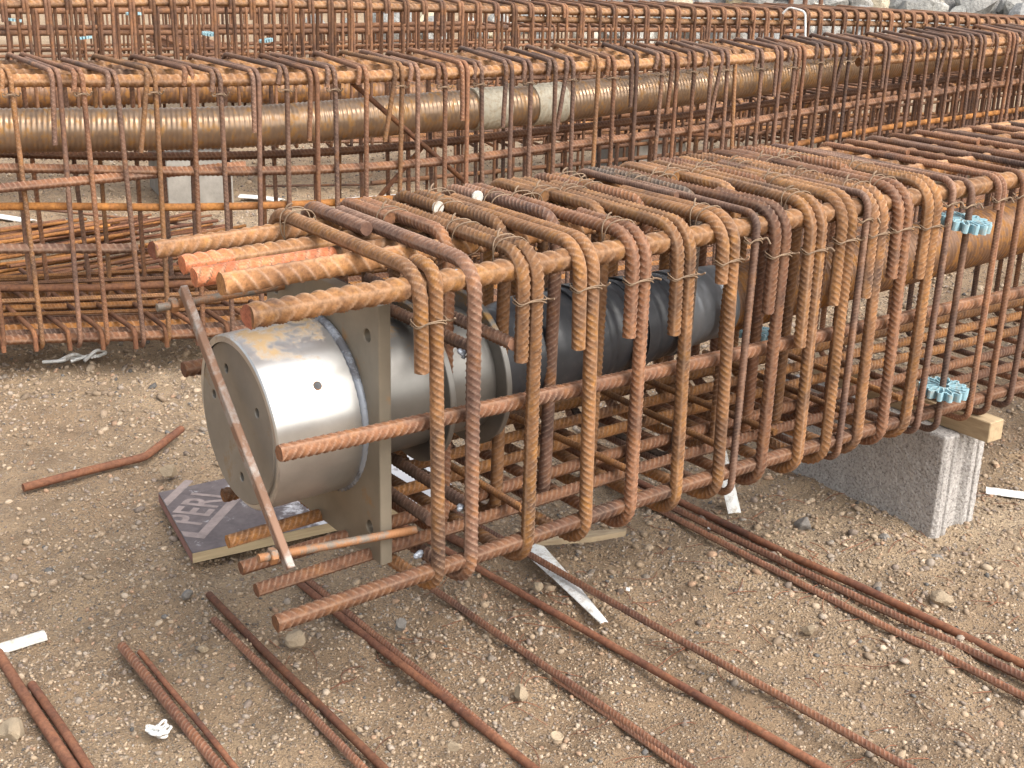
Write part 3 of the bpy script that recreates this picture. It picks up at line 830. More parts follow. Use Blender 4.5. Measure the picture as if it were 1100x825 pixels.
bc = np.array([1.385, 2.845, .0135])
def board_pt(x, y): return np.array([x, y, 0])
cor = [(1.012, 2.652), (1.735, 2.595), (1.77, 2.99), (1.072, 3.02)]
mb = MB(); z0, z1 = .004, .030
A = np.array(cor) - bc[:2]; V = np.vstack([np.c_[A, np.full(4, z0 - bc[2])], np.c_[A, np.full(4, z1 - bc[2] - .0006)]])
mb.add(V, [[0, 1, 5, 4], [1, 2, 6, 5], [2, 3, 7, 6], [0, 3, 2, 1]], False)
board = thing('plywood_board', 'film-faced plywood offcut with worn printed lettering lying under the drum', 'board', (bc[0], bc[1], .004))
link('ply_edges', mb.mesh('ply_edges'), M['ply_edge'], board, bc)
mb = MB(); mb.add(V[[3, 0, 4, 7]] + [-.0008, 0, 0], [[0, 1, 2, 3]], False); link('painted_edge', fix_normals(mb.mesh('painted_edge')), M['ply_paint'], board, bc)
mb = MB(); mb.add(np.c_[A, np.full(4, z1 - bc[2])], [[0, 1, 2, 3]], False); link('film_face', mb.mesh('film_face'), M['ply_film'], board, bc)
# print: lettering between two stripes, running across the corner
def text_mesh(s, size):
    cu = bpy.data.curves.new('print_text', 'FONT'); cu.body = s; cu.size = size; cu.offset = size * .018; cu.space_character = 1.05
    ob = bpy.data.objects.new('print_text', cu); C.objects.link(ob)
    me = bpy.data.meshes.new_from_object(ob.evaluated_get(bpy.context.evaluated_depsgraph_get()))
    bpy.data.objects.remove(ob); bpy.data.curves.remove(cu); return me
import bmesh
def clip_print(name, me):
    """put a piece of print on the board's face and saw it off at the board's painted edge"""
    me.transform(Matrix.Translation((1.082 - bc[0], 2.780 - bc[1], z1 + .0006 - bc[2])) @ Matrix.Rotation(math.radians(44), 4, 'Z'))
    bm = bmesh.new(); bm.from_mesh(me)
    p, q = A[0] + [.002, 0], A[3] + [.002, 0]; d = q - p
    bmesh.ops.bisect_plane(bm, geom=bm.verts[:] + bm.edges[:] + bm.faces[:], plane_co=(p[0], p[1], 0), plane_no=(-d[1], d[0], 0), clear_outer=True)
    bm.to_mesh(me); bm.free()
    return link(name, me, M['ply_print'], board, bc)
tm = text_mesh('PERI', .136); tm.transform(Matrix.Diagonal((.70, 1, 1, 1)))
clip_print('printed_lettering', tm)
for (u0, u1, v0, v1) in ((-.062, .27, -.040, -.014), (.09, .25, .122, .146), (-.062, -.036, -.0138, .05)):
    mb = MB(); mb.add([(u0, v0, 0), (u1, v0, 0), (u1, v1, 0), (u0, v1, 0)], [[0, 1, 2, 3]], False)
    clip_print('printed_stripe', mb.mesh('printed_stripe'))

mb = MB()
Q = np.array([(-.12, -.012, 0), (.02, -.022, .002), (.11, -.010, .004), (.118, .004, .004), (.0, .014, .002), (-.118, .022, 0)])
V = np.vstack([Q, Q + [0, 0, .014]]); n = 6
mb.add(V, [[i, (i + 1) % n, n + (i + 1) % n, n + i] for i in range(n)] + [[n + i for i in range(n)], list(range(n))[::-1]], False)
o = link('wood_lath', fix_normals(mb.mesh('wood_lath')), M['lath'], None, (1.86, 2.25, .006)); o.rotation_euler = (0, 0, -.38)
tag(o, 'splintered strip of old wood on the dirt under the nearest cage', 'wood strip')

# ------------------------------------------------------------------ loose bars on the dirt
def loose(label, x0, y0, x1, y1, R=.0085, ribbed=True, z=None, wob=.006, group='thin bars laid side by side on the dirt', mt='rust_ground', ze=None):
    n = 7; P = []
    tt = np.linspace(0, 1, 25); gh = ground_h(x0 + (x1 - x0) * tt, y0 + (y1 - y0) * tt)
    k1, k0 = np.polyfit(tt, gh, 1); k0 += np.max(gh - k1 * tt - k0) * .55
    for t in np.linspace(0, 1, n):
        x = x0 + (x1 - x0) * t + random.uniform(-wob, wob) * .6; y = y0 + (y1 - y0) * t
        P.append((x, y, (z if z is not None else R * .8 + k0 + k1 * t) + random.uniform(0, .002)))
    base = np.mean(P, 0); base[2] = 0
    pts = spline(P, 8)
    o = rebar('loose_bar', pts, R, M[mt], None, base=base, seg=16, per=7, ribbed=ribbed, pitch=R * 1.15)
    return tag(o, label, 'steel bar', group)
loose('thin rusty bar on the dirt, upper of the pair left of the tan rock', .988, 2.50, 1.005, .75, ribbed=False)
loose('thin ribbed rusty bar on the dirt, lower of the pair left of the tan rock', .952, 2.385, .975, .75)
loose('thin smooth rusty bar starting under the cage corner, touching a ribbed neighbour', 1.185, 2.46, 1.262, .75, ribbed=False, wob=.010)
loose('thin ribbed rusty bar starting under the cage corner, touching a smooth neighbour', 1.215, 2.48, 1.248, .75, wob=.010)
loose('ribbed rusty bar running out from under the second pair of stirrups', 1.425, 2.60, 1.485, .75, wob=.004)
loose('short rusty bar tucked along the near part of the ribbed bar below second stirrups', 1.452, 1.82, 1.468, .75, wob=.003)
loose('smooth rusty bar on the dirt passing left of the white plastic strip', 1.555, 2.62, 1.705, .75, ribbed=False, wob=.004)
loose('ribbed rusty bar on the dirt lying across the white plastic strip', 1.652, 2.55, 1.80, .75, z=.024, wob=.004)
loose('rusty bar farthest right of the three in front of the concrete block', 2.205, 2.48, 2.315, .80, R=.0095, wob=.012, ribbed=False)
loose('middle rusty bar of the three running in front of the concrete block', 2.160, 2.52, 2.245, .80, R=.0095, wob=.008)
loose('rusty bar nearest the camera of the three in front of the concrete block', 2.135, 2.50, 2.165, .80, R=.0085, wob=.008)
loose('brown bar at the left picture edge, below the white plastic pipe', .520, 2.475, .532, 1.3, R=.0105, ribbed=False, wob=.003)
loose('short dark bar lying against the brown bar below the white plastic pipe', .545, 2.325, .550, 1.3, R=.009, ribbed=False, wob=.003)
loose('single ribbed bar beside the white plastic knot', .745, 2.385, .752, 1.3, R=.0105, wob=.003)
loose('thin bar half buried along the ribbed bar beside the white plastic knot', .768, 2.345, .772, 1.3, R=.006, ribbed=False, z=.001, wob=.002)
loose('short orange bar end lying on the dirt under the third pair of stirrups', 1.60, 2.62, 1.63, 2.335, R=.012, ribbed=False, group=None)
P = np.array([(.80, 3.27, .014), (.97, 3.285, .016), (1.14, 3.30, .014), (1.30, 3.43, .02)])
o = rebar('loose_bar', fillet(P, .05), .0115, M['rust_ground'], None, base=np.array([1.05, 3.3, 0]), seg=10, ribbed=False)
tag(o, 'bent rusty bar lying alone on the dirt left of the drum', 'steel bar')
o = rebar('loose_bar', [(.55, 3.42, .012), (.77, 3.50, .012)], .009, M['rust_orange'], None, base=np.array([.6, 3.4, 0]), seg=10, ribbed=False)
tag(o, 'short orange bar stub at the left edge below the middle cage', 'steel bar')

# ------------------------------------------------------------------ white litter
def strip(name, label, path, w, t, mt, curl=0.0, cat='plastic strip', taper=None):
    """channel-shaped strip of plastic along a path lying on the ground"""
    P, s = resample(np.asarray(path, float), .02); T, Nn, B = frames(P); mb = MB(); k = 7
    rows = []; rows2 = []
    for i_, p in enumerate(P):
        f = i_ / (len(P) - 1); ww = w * (taper[0] + (taper[1] - taper[0]) * f if taper else 1)
        up = np.array([0, 0, 1.]); sd = np.cross(T[i_], up); sd /= np.linalg.norm(sd); up = np.cross(sd, T[i_])
        for a in np.linspace(-1, 1, k):
            if curl: q = p + sd * math.sin(a * curl) * ww / 2 / math.sin(min(curl, PI / 2)) + up * (math.cos(a * curl) - math.cos(curl)) * ww / 2 / math.sin(min(curl, PI / 2))
            else: q = p + sd * a * ww / 2
            rows.append(q); rows2.append(q - up * t)
    n = len(P); V = np.vstack([rows, rows2]); F = []; o_ = n * k
    for i_ in range(n - 1):
        for j_ in range(k - 1):
            a = i_ * k + j_; F.append([a, a + 1, a + k + 1, a + k]); F.append([o_ + a, o_ + a + k, o_ + a + k + 1, o_ + a + 1])
        a = i_ * k; F.append([a, a + k, o_ + a + k, o_ + a]); a += k - 1; F.append([a + k, a, o_ + a, o_ + a + k])
    for i_ in (0, n - 1):
        for j_ in range(k - 1):
            a = i_ * k + j_; F.append([a, a + 1, o_ + a + 1, o_ + a])
    mb.add(V, F, False)
    base = P.mean(0); base[2] = 0
    return tag(link(name, fix_normals(mb.mesh(name, base)), M[mt], None, base), label, cat)
strip('plastic_strip', 'white tapering plastic strip on the dirt under the ribbed bar, below the cage', [(1.735, 2.29, .004), (1.70, 2.12, .006), (1.655, 1.91, .003)], .062, .002, 'white', .55, taper=(1, .3))
strip('plastic_pipe', 'white plastic pipe offcut with broken end at the left edge of the dirt', [(.40, 2.48, .003), (.50, 2.505, .003), (.625, 2.512, .003)], .030, .002, 'white_dirty', 1.5, cat='pipe')
strip('paper_scrap', 'curled white scrap on the dirt right of the concrete block', [(2.985, 1.885, .006), (3.05, 1.80, .006), (3.14, 1.70, .006)], .04, .0015, 'white', .9, cat='scrap')
strip('plastic_strip', 'white angle strip leaning below the stirrups left of the concrete block', [(2.30, 2.16, .002), (2.315, 2.20, .05), (2.34, 2.27, .13)], .036, .002, 'white', .5)
strip('plastic_strip', 'long white strip on the ground at the left edge seen through the middle cage', [(1.50, 6.75, .01), (1.64, 6.57, .01), (1.74, 6.38, .01)], .06, .004, 'white', .6)
strip('plastic_strip', 'short white strip beside the distant concrete block behind the middle cage', [(2.86, 6.46, .01), (2.95, 6.36, .01), (3.0, 6.25, .01)], .06, .004, 'white', .6)
strip('plastic_strip', 'white strip on the ground behind the welded stirrup tops', [(3.28, 6.03, .02), (3.42, 6.0, .02), (3.56, 5.98, .02)], .12, .004, 'white', .5)
# tangled white strap by the middle cage
mb = MB()
for k in range(4):
    a0 = 1.15 + k * .04
    tube(mb, spline([(a0, 4.26 - .02 * k, .012), (a0 + .05, 4.22, .02 + .015 * (k % 2)), (a0 + .09, 4.25, .012), (a0 + .14 - .03 * k, 4.21, .018)], 7), .006, 6)
o = link('strap_tangle', mb.mesh('strap_tangle', (1.27, 4.23, 0)), M['white'], None, (1.27, 4.23, 0)); tag(o, 'tangle of white strap on the ground under the middle cage', 'strap')
# white knot of loops by the single bar
mb = MB(); rg = np.random.default_rng(5)
for k in range(22):
    a = rg.uniform(0, 2 * PI); L = rg.uniform(.010, .024); wd = rg.uniform(.004, .009); t = np.linspace(0, 2 * PI, 18)
    lx = L * (1 - np.cos(t)) / 2; ly = wd * np.sin(t); lz = .004 + rg.uniform(0, .014) * np.sin(t / 2) ** 2 + rg.uniform(0, .012)
    tube(mb, np.stack([lx * math.cos(a) - ly * math.sin(a), lx * math.sin(a) + ly * math.cos(a), lz], 1), .0026, 6)
o = link('plastic_knot', mb.mesh('plastic_knot'), M['white'], None, (.692, 2.045, .0)); tag(o, 'crumpled white plastic knot of loops beside the single bar', 'plastic scrap')
# small lid-like disc
mb = MB(); lathe(mb, (0, 0, 0), (0, 0, 1), [(0, .0125), (.004, .013), (.0055, .0115), (.003, .009), (.0025, .0)], 28)
o = link('bottle_cap', fix_normals(mb.mesh('bottle_cap')), M['tan_rock'], None, (1.308, 1.628, .004)); o.rotation_euler = (.15, .1, 0); tag(o, 'small round dirty cap lying near the bottom of the dirt', 'cap')
for (x, y, r_, lb) in ((2.18, 2.12, .013, 'small white chip on the dirt left of the white angle strip'), (1.79, 1.99, .007, 'tiny white chip on the dirt right of the tapering strip')):
    mb = MB(); boxv(mb, (0, 0, 0), (r_, 0, 0), (0, r_ * .7, 0), (0, 0, .002), .0008)
    o = link('plastic_chip', mb.mesh('plastic_chip'), M['white'], None, (x, y, .008)); o.rotation_euler = (.2, .1, random.random() * 3); tag(o, lb, 'plastic scrap')

# ------------------------------------------------------------------ stones one can point at
import bmesh
def rock_mesh(seed, sub=3, rough=.28, flat=.7):
    rg = np.random.default_rng(seed)
    bm = bmesh.new(); bmesh.ops.create_icosphere(bm, subdivisions=sub, radius=1)
    V = np.array([v.co[:] for v in bm.verts])
    for _ in range(9):                                   # planes sliced off: a broken stone, not a ball
        d = rg.normal(size=3); d /= np.linalg.norm(d); c = rg.uniform(.5, .82)
        ex = np.clip(V @ d - c, 0, None); V -= ex[:, None] * d
    for k in range(10):
        w_ = rg.normal(size=3) * rg.uniform(2, 9); V *= (1 + rough * .08 * np.sin(V @ w_ + rg.uniform(0, 6)))[:, None]
    V *= [1, rg.uniform(.7, .95), flat]
    for v_, c in zip(bm.verts, V): v_.co = c
    me = bpy.data.meshes.new('rock'); bm.to_mesh(me); bm.free()
    return me
for k, (x, y, r_, mt, lb) in enumerate([
        (1.06, 2.213, .030, 'tan_rock', 'tan angular rock on the dirt just below the cage corner bar'),
        (1.276, 2.141, .018, 'grey_rock', 'small grey rock between the touching bar pair and the next ribbed bar'),
        (1.339, 1.784, .021, 'tan_rock', 'tan rock on the dirt between the touching bars and the ribbed bar, near the bottom'),
        (2.363, 1.558, .028, 'tan_rock', 'oval tan rock between the concrete block and the three bars'),
        (2.012, 1.638, .018, 'tan_rock', 'small tan rock on bare dirt left of the three bars'),
        (.940, 2.512, .019, 'grey_rock', 'grey rock on the dirt left of the upper bar of the pair'),
        (.472, 2.196, .030, 'tan_rock', 'pale rock at the left edge beside the brown bars'),
        (.882, 2.284, .013, 'tan_rock', 'pale small rock left of the pair of thin bars'),
        (1.132, 1.713, .015, 'tan_rock', 'small tan rock at the bottom between the bar pairs'),
        (2.50, 1.83, .024, 'grey_rock', 'grey rock lying at the foot of the concrete block'),
        (2.394, 2.01, .028, 'grey_rock', 'brownish rock between the white angle strip and the concrete block'),
        (1.625, 2.115, .017, 'tan_rock', 'tan rock beside the white tapering strip'),
        (1.17, 3.19, .030, 'tan_rock', 'tan rock near the bent bar left of the drum'),
        (1.53, 3.40, .030, 'tan_rock', 'round tan rock behind the drum, beyond the bent bar'),
        (2.53, 1.70, .018, 'grey_rock', 'small dark rock just in front of the grooved block end')]):
    me = rock_mesh(40 + k); me.materials.append(M[mt])
    o = link('stone', me, None, None, (x, y, r_ * .3)); o.scale = (r_, r_, r_); o.rotation_euler = (random.uniform(-.2, .2), random.uniform(-.2, .2), random.uniform(0, 6))
    tag(o, lb, 'rock', 'larger stones lying on the dirt')

# ------------------------------------------------------------------ middle cage
def interp(tab):
    t = np.array(tab, float); return lambda x: float(np.interp(x, t[:, 0], t[:, 1]))
F2 = interp([(-.2, 4.62), (.4, 4.42), (1.08, 4.16), (1.35, 4.02), (1.67, 3.90), (2.0, 3.83), (2.33, 3.79), (3.0, 3.76), (3.7, 3.73), (4.42, 3.79), (5.31, 3.83), (5.76, 3.86), (8.2, 4.05)])
SK2 = interp([(0, 0), (1.6, 0), (2.6, .22), (3.5, .45), (5, .55), (8, .55)])
mid = thing('rebar_cage', 'long rusty cage with slimmer stirrups standing right behind the nearest cage', 'rebar cage', (3.5, 4.0, .105))
MT, MBt = .985, .105
def mbar(pts, R, mt, **k): return rebar('main_bar', pts, R, M[mt], mid, seg=k.pop('seg', 16), per=5, skew=.4, **k)
xsr = np.linspace(-.2, 8.1, 22)
def run2(dy, zf, x0=-.2, x1=8.1): return spline([(x + (math.sin(SK2(x)) * dy), F2(x) + dy * math.cos(SK2(x)), zf(x) if callable(zf) else zf) for x in np.linspace(x0, x1, 20)], 5)
mbar(run2(0, .952), .0205, 'rust_thick'); mbar(run2(.43, .952), .0205, 'rust_thick'); mbar(run2(.16, .952), .0195, 'rust_thick'); mbar(run2(.30, .952), .0195, 'rust_thick')
mbar(run2(.0, .905, 4.55), .0195, 'rust_thick'); mbar(run2(.43, .905, 4.3), .0195, 'rust_thick')
zm = interp([(0, .70), (1, .69), (1.6, .67), (2.25, .65), (3, .675), (4.2, .715), (5.6, .75), (8, .77)])
mbar(run2(0.0, zm), .0155, 'rust_brown'); mbar(run2(.43, lambda x: zm(x) - .02), .0155, 'rust_brown')
mbar([(.2, 4.42, .55), (1.0, 4.12, .635), (1.62, 3.94, .672), (1.75, 3.90, .68)], .0155, 'rust_brown')
zs = interp([(0, .575), (1, .57), (2, .545), (3.1, .53), (3.7, .55), (4.2, .585), (4.8, .61), (8, .62)])
mbar(run2(-.002, zs), .0125, 'rust_orange', ribbed=False)
mbar([(0, 4.5, .50), (.9, 4.20, .445), (1.42, 4.02, .42)], .0165, 'rust_purple')
mbar([(1.0, 4.22, .30), (1.30, 4.12, .282), (1.78, 3.99, .27)], .012, 'rust_brown', ribbed=False)
zb_ = .132
for dy, r, mt in ((0.0, .0165, 'rust_brown'), (.065, .0155, 'rust_purple'), (.13, .0165, 'rust_orange'), (.21, .0155, 'rust_brown'), (.31, .0165, 'rust_purple'), (.40, .0155, 'rust_orange'), (.47, .0155, 'rust_brown')):
    mbar(run2(dy, zb_), r, mt)
for dy, mt in ((.58, 'rust_orange'), (.70, 'rust_brown'), (.80, 'rust_purple')): mbar(run2(dy, zb_, -.2, 3.0), .0155, mt)
def s2_mesh(hook, lap, lean):
    yf, yb = -.033, .463
    pts = [(-.012 + lean, yf, MT - hook), (-.002, yf, MT), (.002, yb, MT), (.006, yb, MBt), (.014, yf, MBt), (.018, yf, MT), (.018, lap, MT)]
    return rebar_mesh('stirrup', pts, .0083, seg=9, per=4, fil=.035, phase=.8, pitch=.014, h=.0014)
S2 = [s2_mesh(.05, .2, 0), s2_mesh(.22, .30, .0), s2_mesh(.06, .12, 0), s2_mesh(.25, .24, -.03), s2_mesh(.19, .33, .012)]
for me_ in S2: me_.materials.append(M['rust_purple'])
W2 = stirrup_wire(.016, MT - .07, -.033, .0095).mesh('tie_wire')
for k, x in enumerate(np.arange(.36, 7.9, .0925)):
    x += random.uniform(-.014, .014)
    o = link('stirrup', S2[(0, 1, 2, 0, 3, 0, 2, 4)[k % 8]], None, mid, (x, F2(x), random.uniform(-.006, .006)))
    o.material_slots[0].link = 'OBJECT'; o.material_slots[0].material = M[random.choice(['rust_purple', 'rust_purple', 'rust_purple', 'rust_brown', 'rust_stirrup'])]
    o.rotation_euler = (random.uniform(-.012, .012), random.gauss(0, .013), -SK2(x) + random.gauss(0, .035))
    if k % 2 == 0 and x < 4.5: link('tie_wire', W2, M['wire'], o, wloc(o))
# bottom bars laid across, turned up at the front
xb = rebar_mesh('cross_bar', [(0, -.014, .095), (0, -.014, .160), (.0, .85, .166)], .0085, seg=8, ribbed=False, fil=.02)
for x in np.arange(.45, 2.3, .0925):
    o = link('cross_bar', xb, M['rust_brown'], mid, (x, F2(x) - .012, .004)); o.rotation_euler = (0, 0, random.uniform(-.04, .04))
for k in range(9):
    x0 = random.uniform(.3, 1.2); L_ = random.uniform(1.2, 3.5); y0 = F2(x0) + random.uniform(.08, .75); z0_ = .165 + random.uniform(0, .06)
    mbar([(x0, y0, z0_), (x0 + L_ / 2, F2(x0 + L_ / 2) + (y0 - F2(x0)) * .8, z0_ - .01), (x0 + L_, F2(x0 + L_) + (y0 - F2(x0)) * .6, z0_ + random.uniform(-.02, .02))], random.choice([.007, .009, .0125]), random.choice(['rust_orange', 'rust_brown', 'rust_purple', 'rust_thick']))
# diagonal braces
for p, q in (((2.12, 3.86, .93), (2.66, 3.90, .50)), ((2.62, 4.23, .62), (2.18, 4.23, .22)), ((3.46, 3.80, .68), (4.0, 4.0, .60))):
    mbar([p, q], .009, 'rust_brown', ribbed=False)
duct2_c = [(-.2, 4.72, .765), (.5, 4.52, .775), (1.08, 4.36, .772), (1.82, 4.12, .768), (2.50, 4.04, .783), (3.08, 4.0, .792), (4.0, 4.0, .825), (5.2, 4.04, .862), (6.5, 4.1, .87), (8.0, 4.2, .87)]
md = thing('cable_duct', 'glossy rusty corrugated duct with two pale wrapped joints inside the middle cage', 'duct', (3.0, 4.0, .70))
P = spline(duct2_c, 20); Q, s = resample(P, .0042); mb = MB()
tube(mb, Q, lambda s, th: .0705 + .0017 * np.cos(2 * PI * (s / .0165 + th / (2 * PI))) + .0015 * np.sin(s * 2.1), 30)
link('duct_tube', mb.mesh('duct_tube', (3, 4, .7)), M['duct_shiny'], md, (3, 4, .7))
Ls = np.concatenate([[0], np.cumsum(np.linalg.norm(np.diff(Q, axis=0), axis=1))])
for xa, xb_ in ((2.70, 2.84), (2.955, 3.10)):
    k = (Q[:, 0] > xa) & (Q[:, 0] < xb_); mb = MB()
    tube(mb, Q[k], lambda s, th: .0765 + .0016 * np.cos(2 * PI * (s / .022 + th / (2 * PI))), 32)
    link('joint_wrap', mb.mesh('joint_wrap', Q[k].mean(0)), M['joint'], md, Q[k].mean(0))
for x, y in ((.9, 4.55), (3.4, 4.0), (5.6, 4.1)):
    mb = MB(); boxv(mb, (0, 0, 0), (.04, 0, 0), (0, .35, 0), (0, 0, .044), .003)
    o = link('timber_packer', mb.mesh('timber_packer'), M['timber'], None, (x, y + .05, .0455)); tag(o, 'timber bearer on the ground under the middle cage', 'timber', 'bearers under the middle cage')

# heap of thin bars behind the left end of the middle cage
for k in range(58):
    L = random.uniform(.9, 1.9); x1 = random.uniform(1.75, 2.45); y1 = random.uniform(5.1, 6.05); a = random.gauss(.12, .10)
    x0 = x1 - L * math.cos(a); y0 = y1 + L * math.sin(a) * .6 - .25
    z = .012 + .008 * (k // 4) * max(.2, 1 - abs(y1 - 5.6) / .8)
    P = [(x0, y0, z + random.uniform(0, .03)), ((x0 + x1) / 2, (y0 + y1) / 2, z + random.uniform(0, .015)), (x1, y1, z + random.uniform(0, .04))]
    o = rebar('loose_bar', spline(P, 6), random.choice([.006, .0075, .0085]), M[random.choice(['rust_ground', 'rust_brown', 'rust_orange'])], None, base=np.array([(x0 + x1) / 2, (y0 + y1) / 2, 0]), seg=7, ribbed=False)
    tag(o, 'thin rusty bar in the loose heap seen through the left end of the middle cage', 'steel bar', 'heap of thin bars behind the middle cage')
o = rebar('loose_bar', [(1.72, 6.75, .02), (2.42, 5.80, .02)], .007, M['rust_purple'], None, base=np.array([2, 6.3, 0]), seg=7, ribbed=False)
tag(o, 'thin dark bar lying aslant on the ground beyond the loose heap', 'steel bar')
o = rebar('loose_bar', [(3.05, 6.6, .02), (3.62, 6.35, .02)], .007, M['rust_purple'], None, base=np.array([3.3, 6.4, 0]), seg=7, ribbed=False)
tag(o, 'thin dark bar on the ground right of the distant concrete block', 'steel bar')

# ------------------------------------------------------------------ back cage
back_tf = [(-.5, 6.95, 1.0), (.6, 6.83, 1.0), (1.78, 6.70, 1.0), (2.73, 6.50, 1.008), (3.54, 6.20, .992), (4.54, 5.90, .972), (5.82, 5.60, .95), (6.79, 5.50, .925), (8.06, 5.40, .86), (9.6, 5.3, .80)]
BT = spline(back_tf, 12); BTr, bs = resample(BT, .10)
bk = thing('rebar_cage', 'rusty cage behind the middle one, its thick top bar along the upper picture edge', 'rebar cage', (3.5, 6.5, .27))
def btube(dy, dz, R, mt, x0=-1, **k):
    T = np.gradient(BT, axis=0); T[:, 2] = 0; T /= np.linalg.norm(T, axis=1)[:, None]; nn = np.stack([-T[:, 1], T[:, 0], 0 * T[:, 0]], 1)
    P = BT + nn * dy; P[:, 2] = P[:, 2] + dz if dz > -.5 else .30 + (BT[:, 2] - 1.0) * .8 + (dz + .7)
    P = P[BT[:, 0] > x0]
    return rebar('main_bar', P, R, M[mt], bk, base=P.mean(0), seg=10, per=3, **k)
for dy, dz, R, mt, x0 in ((0, 0, .022, 'rust_thick', -1), (.45, 0, .02, 'rust_thick', -1), (.0, -.046, .018, 'rust_thick', 4.2), (.0, -.36, .013, 'rust_brown', -1), (.45, -.36, .013, 'rust_brown', -1),
                          (0, -.70, .015, 'rust_brown', -1), (.15, -.70, .015, 'rust_orange', -1), (.3, -.70, .015, 'rust_purple', -1), (.45, -.70, .015, 'rust_brown', -1), (.0, -.62, .012, 'rust_orange', -1)):
    btube(dy, dz, R, mt, x0)
def s3_mesh(hook):
    pts = [(0, -.035, -hook), (0, -.035, .033), (.002, .485, .033), (.006, .485, -.735), (.012, -.035, -.735), (.016, -.035, .033), (.016, .2, .033)]
    return rebar_mesh('stirrup', pts, .0088, seg=7, ribbed=False, fil=.035)
S3 = [s3_mesh(.03), s3_mesh(.14), s3_mesh(.08)]
for k in range(8, len(BTr)):
    t = BTr[min(k + 1, len(BTr) - 1)] - BTr[k - 1]
    o = link('stirrup', S3[(0, 1, 0, 2)[k % 4]], None, bk, BTr[k])
    if not S3[(0, 1, 0, 2)[k % 4]].materials: S3[(0, 1, 0, 2)[k % 4]].materials.append(M['rust_far'])
    o.rotation_euler = (random.uniform(-.01, .01), random.uniform(-.02, .02), math.atan2(t[1], t[0]) + random.uniform(-.04, .04))
bd = thing('cable_duct', 'rusty corrugated duct seen low through the back cage behind the middle duct', 'duct', (4, 6.6, .40))
P = spline([(-.4, 7.3, .54), (2.5, 6.92, .53), (3.32, 6.72, .51), (4.1, 6.45, .47), (5.1, 6.2, .36), (6.0, 6.1, .34), (7.7, 6.05, .36), (9.3, 6.0, .37)], 12); Q, s = resample(P, .0065); mb = MB()
tube(mb, Q, lambda s, th: .072 + .0026 * np.cos(2 * PI * (s / .024 + th / (2 * PI))), 22)
link('duct_tube', mb.mesh('duct_tube', (4, 6.6, .4)), M['duct'], bd, (4, 6.6, .4))
for (x, y, L, lb) in ((2.66, 6.55, .17, 'grey concrete block under the back cage, seen through the middle cage'), (5.3, 5.95, .17, 'grey concrete block under the right part of the back cage')):
    mb = MB(); boxv(mb, (0, 0, 0), (L, 0, 0), (0, .28, 0), (0, 0, .128), .006)
    o = link('concrete_block', mb.mesh('concrete_block'), M['concrete_old'], None, (x, y + .1, .126)); o.rotation_euler = (0, 0, -.2); tag(o, lb, 'block')

# ------------------------------------------------------------------ things farther off
def far_cage(label, path, zt, zb, spacing, bars, W, R=.010, wheels=0):
    root = thing('rebar_cage', label, 'rebar cage', (*np.mean(np.asarray(path)[:, :2], 0), zb))
    P = spline([(x, y, 0) for x, y in path], 10); Q, s = resample(P, spacing)
    T = np.gradient(P, axis=0); T /= np.linalg.norm(T, axis=1)[:, None]; nn = np.stack([-T[:, 1], T[:, 0], 0 * T[:, 0]], 1)
    for dy in (0, W):
        for z, r in bars: rebar('main_bar', P + nn * dy + [0, 0, z], r, M['rust_far'], root, base=P.mean(0), seg=7, ribbed=False)
    me = rebar_mesh('stirrup', [(0, .2, zt), (0, -.02, zt), (0, -.02, zb), (.006, W + .02, zb), (.01, W + .02, zt), (.012, .1, zt)], R, seg=6, ribbed=False, fil=.03)
    for k in range(1, len(Q) - 1):
        t = Q[k + 1] - Q[k - 1]
        o = link('stirrup', me, M['rust_far'], root, Q[k]); o.rotation_euler = (0, random.uniform(-.02, .02), math.atan2(t[1], t[0]))
    return root
far_cage('low rusty cage on the ground squeezed between the middle cage and the back cage', [(3.0, 4.90), (5.0, 4.82), (7.0, 4.80), (9.0, 4.86)], .60, .05, .10, [(.57, .018), (.42, .010), (.26, .012), (.08, .015)], .42, .0082)
far_cage('distant rusty cage with many thin uprights at the top left corner', [(1.4, 10.1), (3.0, 9.6), (4.6, 9.2), (6.4, 9.0)], .78, .10, .105, [(.75, .022), (.60, .020), (.44, .012), (.13, .014)], .45)
far_cage('distant rusty cage with dense uprights beyond the top middle of the picture', [(4.6, 9.9), (6.4, 9.6), (8.0, 9.1), (9.4, 8.5)], .56, .06, .11, [(.53, .020), (.40, .012), (.24, .012), (.09, .014)], .5)
far_cage('farthest rusty cage in front of the pale rubble at the top left', [(2.6, 13.2), (5.0, 12.6), (7.6, 12.1), (9.8, 11.4)], .85, .12, .13, [(.82, .022), (.5, .013), (.15, .014)], .5)
# stack of long bars lying aslant beyond the back cage
for k in range(22):
    a = (k % 11) * .055; zz = .10 + .06 * (k // 11)
    P = [(3.9 + a * .7 + .3, 11.3 + a, zz + .28), (4.55 + a * .8, 8.9 + a * .5, zz + random.uniform(0, .02))]
    o = rebar('loose_bar', P, .013, M[random.choice(['rust_far', 'rust_brown'])], None, base=np.array([4.2, 10, 0]), seg=7, ribbed=False)
    tag(o, 'long rusty bar in the slanting stack beyond the back cage', 'steel bar', 'slanting stack of long bars')
for k, (x, y, z) in enumerate([(2.25, 9.7, .74), (2.62, 9.6, .70), (3.4, 9.4, .74), (3.05, 9.45, .58), (4.3, 9.15, .55), (4.4, 9.1, .36), (3.9, 9.25, .60)]):
    o = link('spacer_wheel', wm, None, None, (x, y - .03, z)); o.scale = (.95, .95, .95); o.rotation_euler = (.1, .1, k)
    tag(o, 'small blue spacer wheel on the distant cage at the top left', 'spacer', 'blue spacers on the distant cage')
